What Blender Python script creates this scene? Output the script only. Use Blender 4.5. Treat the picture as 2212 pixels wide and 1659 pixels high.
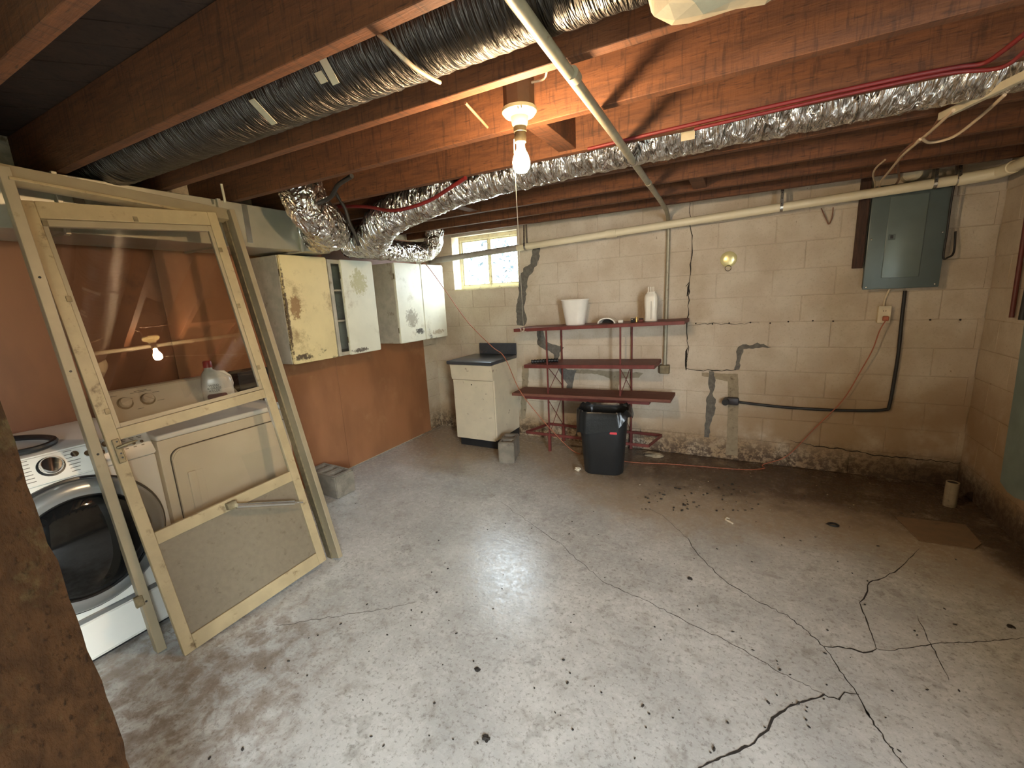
import bpy, bmesh, math, random
from mathutils import Vector, Matrix, Euler, noise
random.seed(7)
for o in list(bpy.data.objects):
    bpy.data.objects.remove(o, do_unlink=True)
SC = bpy.context.scene
COL = SC.collection
PI = math.pi

# ------------------------------------------------------------------ camera
CW, CH, CF = 2212.0, 1659.0, 921.3
YAW, PITCH, ROLL, EYE = 0.494925, 0.201435, -0.049629, 1.519
CPOS = Vector((0, 0, EYE))
_f = Vector((-math.sin(YAW) * math.cos(PITCH), math.cos(YAW) * math.cos(PITCH), -math.sin(PITCH)))
_r = Vector((math.cos(YAW), math.sin(YAW), 0)); _u = _r.cross(_f)
CR = _r * math.cos(ROLL) + _u * math.sin(ROLL)
CU = -_r * math.sin(ROLL) + _u * math.cos(ROLL)
cam = bpy.data.cameras.new('camera'); camo = bpy.data.objects.new('camera', cam); COL.objects.link(camo)
cam.sensor_fit = 'HORIZONTAL'; cam.sensor_width = 36.0; cam.lens = 36.0 * CF / CW; cam.clip_start = 0.02
mw = Matrix((CR, CU, -_f)).transposed().to_4x4(); mw.translation = CPOS
camo.matrix_world = mw
SC.camera = camo

# ------------------------------------------------------------------ light and exposure
SC.view_settings.view_transform = 'Standard'; SC.view_settings.look = 'None'
SC.view_settings.gamma = 1.0; SC.view_settings.use_curve_mapping = False
SC.view_settings.exposure = 1.4
SKY_STRENGTH = 32.0
BULB_STRENGTH = 480.0
world = bpy.data.worlds.new('daylight'); SC.world = world; world.use_nodes = True
wb = world.node_tree.nodes['Background']
wb.inputs[0].default_value = (0.78, 0.90, 1.0, 1); wb.inputs[1].default_value = SKY_STRENGTH
def portal(name, loc, rot, sx, sy):
    l = bpy.data.lights.new(name, 'AREA'); l.shape = 'RECTANGLE'; l.size = sx; l.size_y = sy
    l.cycles.is_portal = True
    o = bpy.data.objects.new(name, l); o.location = loc; o.rotation_euler = rot; COL.objects.link(o)
# openings of the room: the small back window and the open doorway in the right wall behind the camera
portal('window_daylight', (-2.45, 4.30, 1.9), (-PI / 2, 0, 0), 0.86, 0.62)
portal('doorway_daylight', (1.70, -1.125, 1.03), (0, PI / 2, 0), 2.06, 1.3)

# ------------------------------------------------------------------ helpers
def LRS(loc, rot, sc=None):
    return Matrix.LocRotScale(Vector(loc), Euler(rot), sc)
def ray(u, v):
    return (CR * ((u - CW / 2) / CF) - CU * ((v - CH / 2) / CF) + _f)
def on(u, v, ax, val):
    d = ray(u, v); t = (val - CPOS[ax]) / d[ax]; return CPOS + d * t
def onx(u, v, x): return on(u, v, 0, x)
def ony(u, v, y): return on(u, v, 1, y)
def onz(u, v, z=0.0): return on(u, v, 2, z)
def plane_hit(u, v, O, n):
    d = ray(u, v); return CPOS + d * ((O - CPOS).dot(n) / d.dot(n))

def link(name, me, mat=None, parent=None, smooth=False, ang=35):
    o = bpy.data.objects.new(name, me); COL.objects.link(o)
    if mat is not None and not me.materials: me.materials.append(mat)
    if smooth:
        me.shade_smooth(); me.set_sharp_from_angle(angle=math.radians(ang))
    if parent is not None: o.parent = parent
    return o
def obj(name, bm, mat, parent=None, smooth=False, ang=35, origin=None):
    """bm holds world coordinates; it is shifted so the origin is `origin` or the parent's place."""
    base = Vector(origin) if origin is not None else Vector((0, 0, 0))
    if parent is not None:
        pm = world_of(parent); bm.transform(pm.inverted())
    elif origin is not None:
        bm.transform(Matrix.Translation(-base))
    bmesh.ops.recalc_face_normals(bm, faces=bm.faces)
    me = bpy.data.meshes.new(name); bm.to_mesh(me); bm.free()
    o = link(name, me, mat, parent, smooth, ang)
    if parent is None and origin is not None: o.location = base
    return o
def world_of(o):
    m = LRS(o.location, tuple(o.rotation_euler), o.scale)
    return world_of(o.parent) @ m if o.parent else m
def tag(o, label, cat, group=None):
    o['label'] = label; o['category'] = cat
    if group: o['group'] = group
    return o
def thing(name, label, cat, loc=(0, 0, 0), rotz=0.0, group=None):
    o = bpy.data.objects.new(name, None); COL.objects.link(o); o.empty_display_size = 0.1
    o.location = loc; o.rotation_euler = (0, 0, rotz)
    return tag(o, label, cat, group)
def struct(name, bm, mat, **k):
    o = obj(name, bm, mat, **k); o['kind'] = 'structure'; return o
def NB(): return bmesh.new()

def bx(bm, x0, x1, y0, y1, z0, z1, bev=0.0, M=None, seg=1):
    vs = [bm.verts.new((x, y, z)) for x in (x0, x1) for y in (y0, y1) for z in (z0, z1)]
    fs = [(0, 1, 3, 2), (4, 6, 7, 5), (0, 4, 5, 1), (2, 3, 7, 6), (0, 2, 6, 4), (1, 5, 7, 3)]
    faces = [bm.faces.new([vs[i] for i in f]) for f in fs]
    out = vs
    if bev > 0:
        es = list({e for f in faces for e in f.edges})
        r = bmesh.ops.bevel(bm, geom=es, offset=bev, segments=seg, affect='EDGES', profile=0.5)
        out = list({v for f in r['faces'] for v in f.verts} | {v for v in vs if v.is_valid})
    if M is not None: bmesh.ops.transform(bm, matrix=M, verts=out)
    return out
def beam(bm, a, b, w, d, up=(0, 0, 1), bev=0.0, off=(0, 0)):
    """box from a to b; w measured across, d along `up` (made square to the axis)."""
    a = Vector(a); b = Vector(b); z = (b - a); L = z.length; z.normalize()
    y = Vector(up) - z * Vector(up).dot(z); y.normalize(); x = y.cross(z)
    M = Matrix((x, y, z)).transposed().to_4x4(); M.translation = a + x * off[0] + y * off[1]
    bx(bm, -w / 2, w / 2, -d / 2, d / 2, 0, L, bev, M)
def frame_of(t, prev=None):
    t = t.normalized()
    if prev is None:
        h = Vector((0, 0, 1)) if abs(t.z) < 0.9 else Vector((1, 0, 0))
        x = t.cross(h).normalized()
    else:
        x = (prev - t * prev.dot(t)).normalized()
    return x, t.cross(x).normalized()
def tube(bm, pts, r, seg=8, closed=False, cap=True):
    pts = [Vector(p) for p in pts]; n = len(pts); rings = []; px = None
    for i, p in enumerate(pts):
        if closed: t = pts[(i + 1) % n] - pts[i - 1]
        else: t = pts[min(i + 1, n - 1)] - pts[max(i - 1, 0)]
        x, y = frame_of(t, px); px = x
        ring = []
        for k in range(seg):
            a = 2 * PI * k / seg
            rr = r(i / (max(1, n - 1)), a) if callable(r) else r
            ring.append(bm.verts.new(p + (x * math.cos(a) + y * math.sin(a)) * rr))
        rings.append(ring)
    m = n if closed else n - 1
    for i in range(m):
        A, B = rings[i], rings[(i + 1) % n]
        for k in range(seg): bm.faces.new((A[k], A[(k + 1) % seg], B[(k + 1) % seg], B[k]))
    if cap and not closed:
        bm.faces.new(list(reversed(rings[0]))); bm.faces.new(rings[-1])
def smooth_path(pts, per=8):
    P = [Vector(p) for p in pts]; P = [P[0] * 2 - P[1]] + P + [P[-1] * 2 - P[-2]]; out = []
    for i in range(1, len(P) - 2):
        for k in range(per):
            t = k / per
            a, b, c, d = P[i - 1], P[i], P[i + 1], P[i + 2]
            out.append(0.5 * ((2 * b) + (c - a) * t + (2 * a - 5 * b + 4 * c - d) * t * t + (3 * b - a - 3 * c + d) * t ** 3))
    out.append(P[-2]); return out
def lathe(bm, prof, seg=24, M=None, cap=True):
    rings = []
    for r, z in prof:
        rings.append([bm.verts.new((r * math.cos(2 * PI * k / seg), r * math.sin(2 * PI * k / seg), z)) for k in range(seg)])
    for A, B in zip(rings, rings[1:]):
        for k in range(seg): bm.faces.new((A[k], A[(k + 1) % seg], B[(k + 1) % seg], B[k]))
    if cap:
        if prof[0][0] > 1e-5: bm.faces.new(list(reversed(rings[0])))
        if prof[-1][0] > 1e-5: bm.faces.new(rings[-1])
    bmesh.ops.remove_doubles(bm, verts=[v for R in rings for v in R], dist=1e-6)
    if M is not None:
        bmesh.ops.transform(bm, matrix=M, verts=[v for R in rings for v in R if v.is_valid])
def prism(bm, poly, ext):
    ext = Vector(ext); A = [bm.verts.new(p) for p in poly]; B = [bm.verts.new(Vector(p) + ext) for p in poly]
    n = len(poly); bm.faces.new(A); bm.faces.new(list(reversed(B)))
    for i in range(n): bm.faces.new((A[i], B[i], B[(i + 1) % n], A[(i + 1) % n]))
def rrect(w, h, r, n=4):
    out = []
    for cx, cy, a0 in ((w / 2 - r, h / 2 - r, 0), (-w / 2 + r, h / 2 - r, 90), (-w / 2 + r, -h / 2 + r, 180), (w / 2 - r, -h / 2 + r, 270)):
        for k in range(n + 1):
            a = math.radians(a0 + 90 * k / n); out.append((cx + r * math.cos(a), cy + r * math.sin(a)))
    return out
def axis_to(d, loc):
    """matrix that takes local +Z to direction d at loc"""
    q = Vector((0, 0, 1)).rotation_difference(Vector(d).normalized()); m = q.to_matrix().to_4x4(); m.translation = Vector(loc); return m
def text_mesh(name, s, size, mat, M, parent, ext=0.0004):
    cu = bpy.data.curves.new(name, 'FONT'); cu.body = s; cu.size = size; cu.align_x = 'CENTER'; cu.align_y = 'CENTER'
    cu.extrude = ext; cu.resolution_u = 2
    t = bpy.data.objects.new('tmp', cu); COL.objects.link(t)
    dg = bpy.context.evaluated_depsgraph_get(); me = bpy.data.meshes.new_from_object(t.evaluated_get(dg))
    bpy.data.objects.remove(t, do_unlink=True)
    me.transform(M)
    me.transform(world_of(parent).inverted())
    me.materials.clear()
    return link(name, me, mat, parent)
def basis(O, x, y):
    x = Vector(x).normalized(); z = x.cross(Vector(y)).normalized(); y = z.cross(x)
    m = Matrix((x, y, z)).transposed().to_4x4(); m.translation = Vector(O); return m

# ------------------------------------------------------------------ materials
def rgb(r, g, b):
    f = lambda c: (c / 255 / 12.92) if c / 255 <= 0.04045 else ((c / 255 + 0.055) / 1.055) ** 2.4
    return (f(r), f(g), f(b), 1)
class NT:
    def __init__(s, name):
        s.m = bpy.data.materials.new(name); s.m.use_nodes = True; s.t = s.m.node_tree
        s.b = s.t.nodes['Principled BSDF']; s._pos = None
    def n(s, typ, **k):
        nd = s.t.nodes.new(typ)
        for a, v in k.items(): setattr(nd, a, v)
        return nd
    def l(s, a, b): s.t.links.new(a, b)
    def pos(s):
        if s._pos is None: s._pos = s.n('ShaderNodeNewGeometry').outputs['Position']
        return s._pos
    def vec(s, scale):
        m = s.n('ShaderNodeMapping'); s.l(s.pos(), m.inputs['Vector']); m.inputs['Scale'].default_value = scale; return m.outputs[0]
    def noise(s, scale, detail=4, rough=0.55, vec=None, dist=0):
        nd = s.n('ShaderNodeTexNoise'); nd.inputs['Scale'].default_value = scale; nd.inputs['Detail'].default_value = detail
        nd.inputs['Roughness'].default_value = rough; nd.inputs['Distortion'].default_value = dist
        s.l(vec or s.pos(), nd.inputs['Vector']); return nd.outputs['Fac']
    def ramp(s, x, lo, hi, smooth=True):
        nd = s.n('ShaderNodeMapRange'); nd.interpolation_type = 'SMOOTHSTEP' if smooth else 'LINEAR'
        s.l(x, nd.inputs[0]); nd.inputs[1].default_value = lo; nd.inputs[2].default_value = hi; return nd.outputs[0]
    def math(s, op, a, b=None, c=None):
        nd = s.n('ShaderNodeMath', operation=op)
        for i, x in enumerate((a, b, c)):
            if x is None: continue
            if isinstance(x, (int, float)): nd.inputs[i].default_value = x
            else: s.l(x, nd.inputs[i])
        return nd.outputs[0]
    def xyz(s):
        nd = s.n('ShaderNodeSeparateXYZ'); s.l(s.pos(), nd.inputs[0]); return nd.outputs
    def mix(s, f, a, b):
        nd = s.n('ShaderNodeMix', data_type='RGBA')
        if isinstance(f, (int, float)): nd.inputs[0].default_value = f
        else: s.l(f, nd.inputs[0])
        for i, x in ((6, a), (7, b)):
            if isinstance(x, tuple): nd.inputs[i].default_value = x
            else: s.l(x, nd.inputs[i])
        return nd.outputs[2]
    def color(s, c):
        if isinstance(c, tuple): s.b.inputs['Base Color'].default_value = c
        else: s.l(c, s.b.inputs['Base Color'])
    def rough(s, r):
        if isinstance(r, (int, float)): s.b.inputs['Roughness'].default_value = r
        else: s.l(r, s.b.inputs['Roughness'])
    def bump(s, h, strength=0.3, dist=0.01):
        nd = s.n('ShaderNodeBump'); nd.inputs['Strength'].default_value = strength; nd.inputs['Distance'].default_value = dist
        s.l(h, nd.inputs['Height']); s.l(nd.outputs[0], s.b.inputs['Normal'])
def lighter(c, k): return tuple(min(1, x * k) for x in c[:3]) + (1,)
def simple(name, c, rough=0.5, metal=0.0, var=0.12, scale=14, dirt=None, dirt_scale=9, dirt_lo=0.55, dirt_hi=0.75, bump=0.0, bscale=90, stretch=None):
    s = NT(name); v = s.vec(stretch) if stretch else None
    col = s.mix(s.ramp(s.noise(scale, vec=v), 0.3, 0.7), lighter(c, 1 - var), lighter(c, 1 + var))
    if dirt: col = s.mix(s.ramp(s.noise(dirt_scale, 6, 0.65), dirt_lo, dirt_hi), col, dirt)
    s.color(col); s.rough(rough); s.b.inputs['Metallic'].default_value = metal
    if bump: s.bump(s.noise(bscale, 5, 0.6, v), bump, 0.004)
    return s.m
def wood(name, c1, c2, stretch, rough=0.75, sc=9, bump=0.35, lichen=None, saw=False):
    s = NT(name); v = s.vec(stretch)
    n1 = s.noise(sc, 6, 0.6, v, 0.4); n2 = s.noise(sc * 3.3, 3, 0.6, v)
    col = s.mix(s.ramp(n1, 0.3, 0.7), c1, c2)
    col = s.mix(s.ramp(n2, 0.55, 0.75), col, lighter(c1, 0.55))
    if saw:
        n3 = s.noise(5, 4, 0.6, s.vec((14, 1.2, 1.6)), 0.5); col = s.mix(s.math('MULTIPLY', s.ramp(n3, 0.5, 0.68), 0.65), col, lighter(c1, 0.5)); n2 = s.math('ADD', n2, n3)
    if lichen: col = s.mix(s.math('MULTIPLY', s.ramp(s.noise(7, 6, 0.7), 0.55, 0.72), 0.7), col, lichen)
    s.color(col); s.rough(rough); s.bump(n2, bump, 0.004); return s.m

def m_blocks():
    s = NT('painted_block'); x, y, z = s.xyz()
    base = s.mix(s.ramp(s.noise(5, 5), 0.3, 0.7), rgb(190, 172, 148), rgb(204, 189, 166))
    base = s.mix(s.math('MULTIPLY', s.ramp(s.noise(70, 4), 0.5, 0.8), 0.35), base, rgb(150, 132, 106))
    base = s.mix(s.math('MULTIPLY', s.ramp(s.noise(2.3, 6, 0.65), 0.45, 0.7), 0.4), base, rgb(160, 138, 106))
    base = s.mix(s.ramp(s.noise(17, 6, 0.7), 0.66, 0.74), base, rgb(120, 98, 72))
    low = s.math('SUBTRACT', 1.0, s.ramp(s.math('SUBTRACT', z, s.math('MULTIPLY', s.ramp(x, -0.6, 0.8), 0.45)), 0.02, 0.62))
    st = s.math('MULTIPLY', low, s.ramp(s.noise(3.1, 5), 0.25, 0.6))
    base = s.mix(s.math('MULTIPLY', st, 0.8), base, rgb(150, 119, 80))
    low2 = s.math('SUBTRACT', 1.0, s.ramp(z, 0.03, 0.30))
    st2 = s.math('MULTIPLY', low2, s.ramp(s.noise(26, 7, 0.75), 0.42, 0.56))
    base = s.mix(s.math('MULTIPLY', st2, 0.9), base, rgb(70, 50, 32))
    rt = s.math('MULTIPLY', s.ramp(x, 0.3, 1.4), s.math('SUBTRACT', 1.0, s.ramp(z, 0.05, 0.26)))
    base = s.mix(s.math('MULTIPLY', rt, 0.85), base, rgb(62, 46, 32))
    s.color(base); s.rough(0.72); s.bump(s.noise(120, 5, 0.65), 0.35, 0.004); return s.m
def m_floor():
    s = NT('worn_concrete'); x, y, z = s.xyz()
    n1 = s.noise(2.1, 6, 0.6); n2 = s.noise(11, 7, 0.65, dist=0.5); n3 = s.noise(60, 6, 0.7)
    col = s.mix(s.ramp(n1, 0.35, 0.65), rgb(168, 166, 161), rgb(190, 187, 181))
    col = s.mix(s.math('MULTIPLY', s.ramp(n2, 0.5, 0.72), 0.55), col, rgb(134, 127, 116))
    col = s.mix(s.math('MULTIPLY', s.ramp(n3, 0.52, 0.66), 0.6), col, rgb(110, 103, 92))
    col = s.mix(s.math('MULTIPLY', s.ramp(s.noise(24, 7, 0.75), 0.55, 0.68), 0.45), col, rgb(96, 90, 80))
    col = s.mix(s.math('MULTIPLY', s.ramp(s.noise(7.5, 4, 0.5), 0.62, 0.68), 0.3), col, rgb(112, 108, 98))
    col = s.mix(s.math('MULTIPLY', s.ramp(s.noise(9.5, 8, 0.75, dist=1.2), 0.63, 0.70), 0.5), col, rgb(206, 203, 194))
    # dirt and missing daylight painted brown by the walls; edge a curve of x
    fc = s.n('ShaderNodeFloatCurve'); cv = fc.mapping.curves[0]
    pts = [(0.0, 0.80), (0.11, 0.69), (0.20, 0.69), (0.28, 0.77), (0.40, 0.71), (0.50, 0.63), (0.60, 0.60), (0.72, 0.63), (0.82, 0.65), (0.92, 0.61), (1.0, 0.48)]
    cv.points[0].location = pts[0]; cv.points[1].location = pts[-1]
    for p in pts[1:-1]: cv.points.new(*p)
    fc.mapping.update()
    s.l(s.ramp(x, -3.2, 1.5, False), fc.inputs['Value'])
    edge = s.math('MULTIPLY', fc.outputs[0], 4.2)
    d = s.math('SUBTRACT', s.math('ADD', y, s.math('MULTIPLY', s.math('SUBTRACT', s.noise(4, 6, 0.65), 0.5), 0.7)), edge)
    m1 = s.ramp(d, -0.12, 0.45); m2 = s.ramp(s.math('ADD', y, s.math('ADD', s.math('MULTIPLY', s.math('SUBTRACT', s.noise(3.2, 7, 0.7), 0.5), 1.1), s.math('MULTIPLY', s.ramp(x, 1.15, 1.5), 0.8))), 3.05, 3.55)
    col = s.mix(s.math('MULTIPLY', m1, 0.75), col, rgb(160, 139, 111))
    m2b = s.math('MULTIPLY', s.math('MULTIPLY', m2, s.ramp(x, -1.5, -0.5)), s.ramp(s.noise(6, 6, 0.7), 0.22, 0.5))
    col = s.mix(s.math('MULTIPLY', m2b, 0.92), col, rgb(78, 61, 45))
    # blocked daylight by the leaning door and post, painted as a brown patch
    dl = s.math('ADD', s.math('MULTIPLY', s.math('ADD', x, 2.0), s.math('ADD', x, 2.0)), s.math('MULTIPLY', s.math('SUBTRACT', y, 0.55), s.math('SUBTRACT', y, 0.55)))
    ml = s.math('MULTIPLY', s.math('SUBTRACT', 1.0, s.ramp(s.math('ADD', dl, s.math('MULTIPLY', s.noise(8, 6, .7), 0.6)), 0.25, 1.0)), s.ramp(n2, 0.35, 0.6))
    col = s.mix(s.math('MULTIPLY', ml, 0.7), col, rgb(112, 90, 70))
    s.color(col)
    s.rough(s.math('ADD', s.math('MULTIPLY', s.ramp(s.noise(26, 7, 0.75), 0.3, 0.7), 0.22), 0.135))
    h = s.math('ADD', s.noise(38, 6, 0.65), s.math('MULTIPLY', s.noise(9, 3), 0.6)); s.bump(h, 0.22, 0.005)
    s.b.inputs['Specular IOR Level'].default_value = 0.38
    return s.m
def m_foil(name, c, rough, sx, bs=0.06):
    s = NT(name); v = s.vec(sx); n = s.noise(7, 2, 0.5, v, 1.5); n2 = s.noise(20, 3, 0.5, v, 0.8)
    s.color(s.mix(s.ramp(n, 0.35, 0.65), lighter(c, 0.75), lighter(c, 1.1))); s.b.inputs['Metallic'].default_value = 0.95; s.rough(rough)
    s.bump(s.math('ADD', n, s.math('MULTIPLY', n2, 0.22)), 1.0, bs); return s.m
def m_glass(name, tint=(1, 1, 1, 1), rough=0.0, f0=0.04):
    s = NT(name); t = s.t; out = t.nodes['Material Output']
    gl = s.n('ShaderNodeBsdfGlossy'); gl.inputs['Roughness'].default_value = rough
    tr = s.n('ShaderNodeBsdfTransparent'); tr.inputs['Color'].default_value = tint
    lw = s.n('ShaderNodeLayerWeight'); lw.inputs[0].default_value = 0.5
    fr = s.math('ADD', s.math('MULTIPLY', s.math('POWER', lw.outputs['Facing'], 5.0), 1.0 - f0), f0)
    mx = s.n('ShaderNodeMixShader'); s.l(fr, mx.inputs[0]); s.l(tr.outputs[0], mx.inputs[1]); s.l(gl.outputs[0], mx.inputs[2])
    s.l(mx.outputs[0], out.inputs['Surface']); return s.m
def m_emit(name, c, strength):
    s = NT(name); s.b.inputs['Emission Color'].default_value = c; s.b.inputs['Emission Strength'].default_value = strength
    s.b.inputs['Base Color'].default_value = c; return s.m
def m_cabinet(name, c, d, lo=0.60, spots=()):
    s = NT(name); x, y, z = s.xyz()
    col = s.mix(s.ramp(s.noise(4), 0.3, 0.7), lighter(c, 0.92), lighter(c, 1.04))
    col = s.mix(s.math('MULTIPLY', s.ramp(s.noise(5, 7, 0.72), lo - 0.08, lo + 0.14), 0.75), col, d)
    col = s.mix(s.math('MULTIPLY', s.ramp(s.noise(2.6, 8, 0.75, s.vec((1, 1.6, 1.6))), lo - 0.02, lo + 0.05), s.math('SUBTRACT', 1.0, s.ramp(z, 1.14, 1.30))), col, rgb(58, 44, 34))
    for cy, cz, ry, rz, sc in spots:
        dy = s.math('DIVIDE', s.math('SUBTRACT', y, cy), ry); dz = s.math('DIVIDE', s.math('SUBTRACT', z, cz), rz)
        q = s.math('ADD', s.math('MULTIPLY', dy, dy), s.math('MULTIPLY', dz, dz))
        q = s.math('ADD', q, s.math('MULTIPLY', s.math('SUBTRACT', s.noise(38, 6, 0.75), 0.5), 4.2))
        col = s.mix(s.math('MULTIPLY', s.math('SUBTRACT', 1.0, s.ramp(q, 0.35, 0.95)), 0.9), col, sc)
    s.color(col); s.rough(0.5); s.bump(s.noise(60, 4), 0.1, 0.003); return s.m

MAT = {}
MAT['block'] = m_blocks()
MAT['mortar'] = simple('mortar', rgb(196, 180, 154), 0.9, var=0.2, scale=30, dirt=rgb(96, 74, 50), dirt_scale=12, bump=0.4)
MAT['patch'] = simple('grey_patch', rgb(104, 98, 88), 0.95, var=0.2, scale=40, bump=0.5)
MAT['tanpatch'] = simple('tan_patch', rgb(150, 134, 108), 0.9, var=0.1, scale=30, bump=0.2, dirt=rgb(84, 66, 46), dirt_scale=16)
MAT['crack'] = simple('dark_crack', rgb(40, 34, 27), 1.0, var=0.2, scale=60)
MAT['blue_paint'] = simple('blue_grey_paint', rgb(120, 134, 126), 0.7, var=0.1, scale=8, bump=0.2)
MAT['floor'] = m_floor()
MAT['joist'] = wood('joist_wood', rgb(84, 49, 25), rgb(110, 66, 35), (0.6, 5, 5), saw=True)
MAT['subfloor'] = wood('subfloor_wood', rgb(48, 35, 26), rgb(62, 45, 33), (2.5, 2.5, 6), sc=5)
MAT['post'] = wood('rough_post', rgb(40, 24, 12), rgb(56, 35, 19), (5, 5, 2.6), sc=7, bump=0.8, lichen=rgb(72, 62, 38))  # shade over the post is put into this dark base colour
MAT['post'].node_tree.nodes['Principled BSDF'].inputs['Specular IOR Level'].default_value = 0.05
MAT['darkwood'] = wood('dark_board', rgb(60, 40, 30), rgb(82, 54, 40), (6, 6, 0.6))
MAT['hardboard'] = simple('hardboard', rgb(150, 100, 66), 0.55, var=0.14, scale=3, dirt=rgb(166, 118, 80), dirt_scale=3.5, bump=0.08, stretch=(1, 1.4, 0.6))
MAT['hardboard_shaded'] = simple('shaded_hardboard', rgb(122, 76, 46), 0.55, var=0.14, scale=3, dirt=rgb(98, 60, 36), dirt_scale=3.5, bump=0.08, stretch=(1, 1.4, 0.6))  # shade on the left-hand sheets painted into the board colour
MAT['plywood'] = simple('wall_board', rgb(150, 140, 120), 0.8)
MAT['foil'] = m_foil('duct_foil', (0.80, 0.79, 0.77, 1), 0.14, (3.2, 0.9, 0.9))
MAT['foil_y'] = m_foil('duct_foil_elbow', (0.78, 0.74, 0.70, 1), 0.13, (1.6, 1.6, 1.2))
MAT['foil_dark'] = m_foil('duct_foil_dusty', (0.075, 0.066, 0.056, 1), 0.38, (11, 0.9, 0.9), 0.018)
MAT['sheet'] = simple('galvanised_sheet', rgb(176, 168, 150), 0.42, 0.55, 0.08, 6)
MAT['tape'] = simple('beige_tape', rgb(176, 164, 136), 0.6, 0.0, 0.08, 20, bump=0.15)
MAT['cream'] = simple('aged_cream_paint', rgb(158, 138, 104), 0.45, 0.0, 0.10, 10, dirt=rgb(96, 74, 46), dirt_scale=14, dirt_lo=0.56, dirt_hi=0.74, bump=0.1)
MAT['cream_frame'] = simple('cream_aluminium', rgb(148, 132, 106), 0.42, 0.15, 0.08, 8, dirt=rgb(120, 104, 74), dirt_scale=16, dirt_lo=0.6, dirt_hi=0.8)
MAT['greypanel'] = simple('door_kick_panel', rgb(112, 98, 78), 0.6, 0.0, 0.06, 40, bump=0.15, dirt=rgb(92, 78, 58), dirt_scale=30)
MAT['oldmetal'] = simple('tarnished_metal', rgb(128, 114, 88), 0.5, 0.6, 0.2, 40)
MAT['steel'] = simple('bright_steel', rgb(198, 194, 186), 0.25, 0.9, 0.05, 20)
MAT['galv'] = simple('galvanised_conduit', rgb(158, 150, 128), 0.5, 0.35, 0.1, 20, dirt=rgb(120, 90, 60), dirt_scale=24, dirt_lo=0.62)
MAT['greypipe'] = simple('dull_grey_pipe', rgb(158, 152, 142), 0.6, 0.0, 0.12, 10)
MAT['pvc'] = simple('cream_pvc', rgb(226, 212, 178), 0.4, 0.0, 0.05, 6)
MAT['white'] = simple('white_enamel', rgb(222, 216, 206), 0.3, 0.0, 0.03, 5)
MAT['white2'] = simple('warm_white_enamel', rgb(206, 190, 166), 0.35, 0.0, 0.04, 5)
MAT['grey_plastic'] = simple('silver_plastic', rgb(150, 150, 148), 0.28, 0.6, 0.04, 10)
MAT['dark_plastic'] = simple('dark_plastic', rgb(36, 34, 33), 0.35)
MAT['washer_glass'] = simple('smoked_door_glass', rgb(22, 22, 22), 0.06, 0.0, 0.05)
MAT['chrome'] = simple('chrome', (0.8, 0.8, 0.8, 1), 0.08, 1.0, 0.02)
MAT['print'] = simple('grey_print', rgb(110, 102, 92), 0.6)
MAT['cab1'] = m_cabinet('cabinet_paint_stained', rgb(218, 196, 146), rgb(120, 84, 44), 0.60, [(2.06, 1.155, 0.085, 0.028, rgb(52, 34, 24)), (2.05, 1.52, 0.06, 0.10, rgb(138, 100, 56)), (1.985, 1.45, 0.012, 0.35, rgb(70, 46, 30))])  # warm bulb light put into the base colour; the stains are its own
MAT['cab2'] = m_cabinet('cabinet_paint_pale', rgb(220, 214, 192), rgb(150, 128, 88), 0.62, [(2.60, 1.14, 0.10, 0.022, rgb(74, 58, 46)), (3.40, 1.225, 0.07, 0.035, rgb(48, 42, 38)), (3.30, 1.36, 0.10, 0.10, rgb(150, 140, 120)), (2.66, 1.70, 0.10, 0.12, rgb(176, 166, 118)), (3.70, 1.19, 0.12, 0.03, rgb(168, 150, 122))])
MAT['cabside'] = simple('cabinet_side_paint', rgb(176, 166, 148), 0.6, dirt=rgb(120, 106, 86), dirt_scale=7)
MAT['cabdark'] = simple('cabinet_inside', rgb(62, 62, 60), 0.8)
MAT['sinkwhite'] = simple('chipped_white_paint', rgb(212, 198, 172), 0.5, 0.0, 0.05, 7, dirt=rgb(120, 94, 62), dirt_scale=13, dirt_lo=0.62, dirt_hi=0.74)
MAT['laminate'] = simple('black_laminate', rgb(62, 64, 68), 0.28, 0.0, 0.1, 20, dirt=rgb(120, 104, 90), dirt_scale=8, dirt_lo=0.6)
MAT['toekick'] = simple('black_toe_kick', rgb(34, 35, 37), 0.5)
MAT['cinder'] = simple('cinder_block', rgb(132, 122, 108), 0.95, 0.0, 0.2, 12, bump=0.8, bscale=120, dirt=rgb(92, 82, 70), dirt_scale=10)
MAT['redmetal'] = simple('red_painted_steel', rgb(108, 50, 43), 0.5, 0.1, 0.15, 20, dirt=rgb(96, 62, 46), dirt_scale=20, dirt_lo=0.6)
MAT['redplank'] = wood('red_brown_plank', rgb(104, 62, 48), rgb(124, 76, 58), (0.6, 8, 8))
MAT['bin'] = simple('black_bin', rgb(30, 31, 31), 0.45, bump=0.1)
MAT['bag'] = simple('black_bag', rgb(24, 25, 25), 0.28, bump=0.4, bscale=30)
MAT['redlabel'] = simple('red_label', rgb(190, 44, 52), 0.4)
MAT['whiteplastic'] = simple('white_plastic', rgb(232, 224, 208), 0.4, 0, 0.03)
MAT['milky'] = simple('milky_plastic', rgb(226, 218, 200), 0.3, 0, 0.04)
MAT['clear'] = m_glass('clear_plastic', (0.95, 0.95, 0.93, 1), 0.05)
MAT['black'] = simple('black_rubber', rgb(28, 26, 25), 0.5)
MAT['gold'] = simple('brass_case', rgb(214, 176, 104), 0.3, 0.8)
MAT['maroon'] = simple('dark_red_case', rgb(96, 40, 30), 0.5)
MAT['panel'] = simple('grey_steel_enamel', rgb(96, 108, 106), 0.36, 0.2, 0.05, 8)
MAT['panel_door'] = simple('grey_steel_door', rgb(112, 124, 121), 0.30, 0.2, 0.05, 8)
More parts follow.
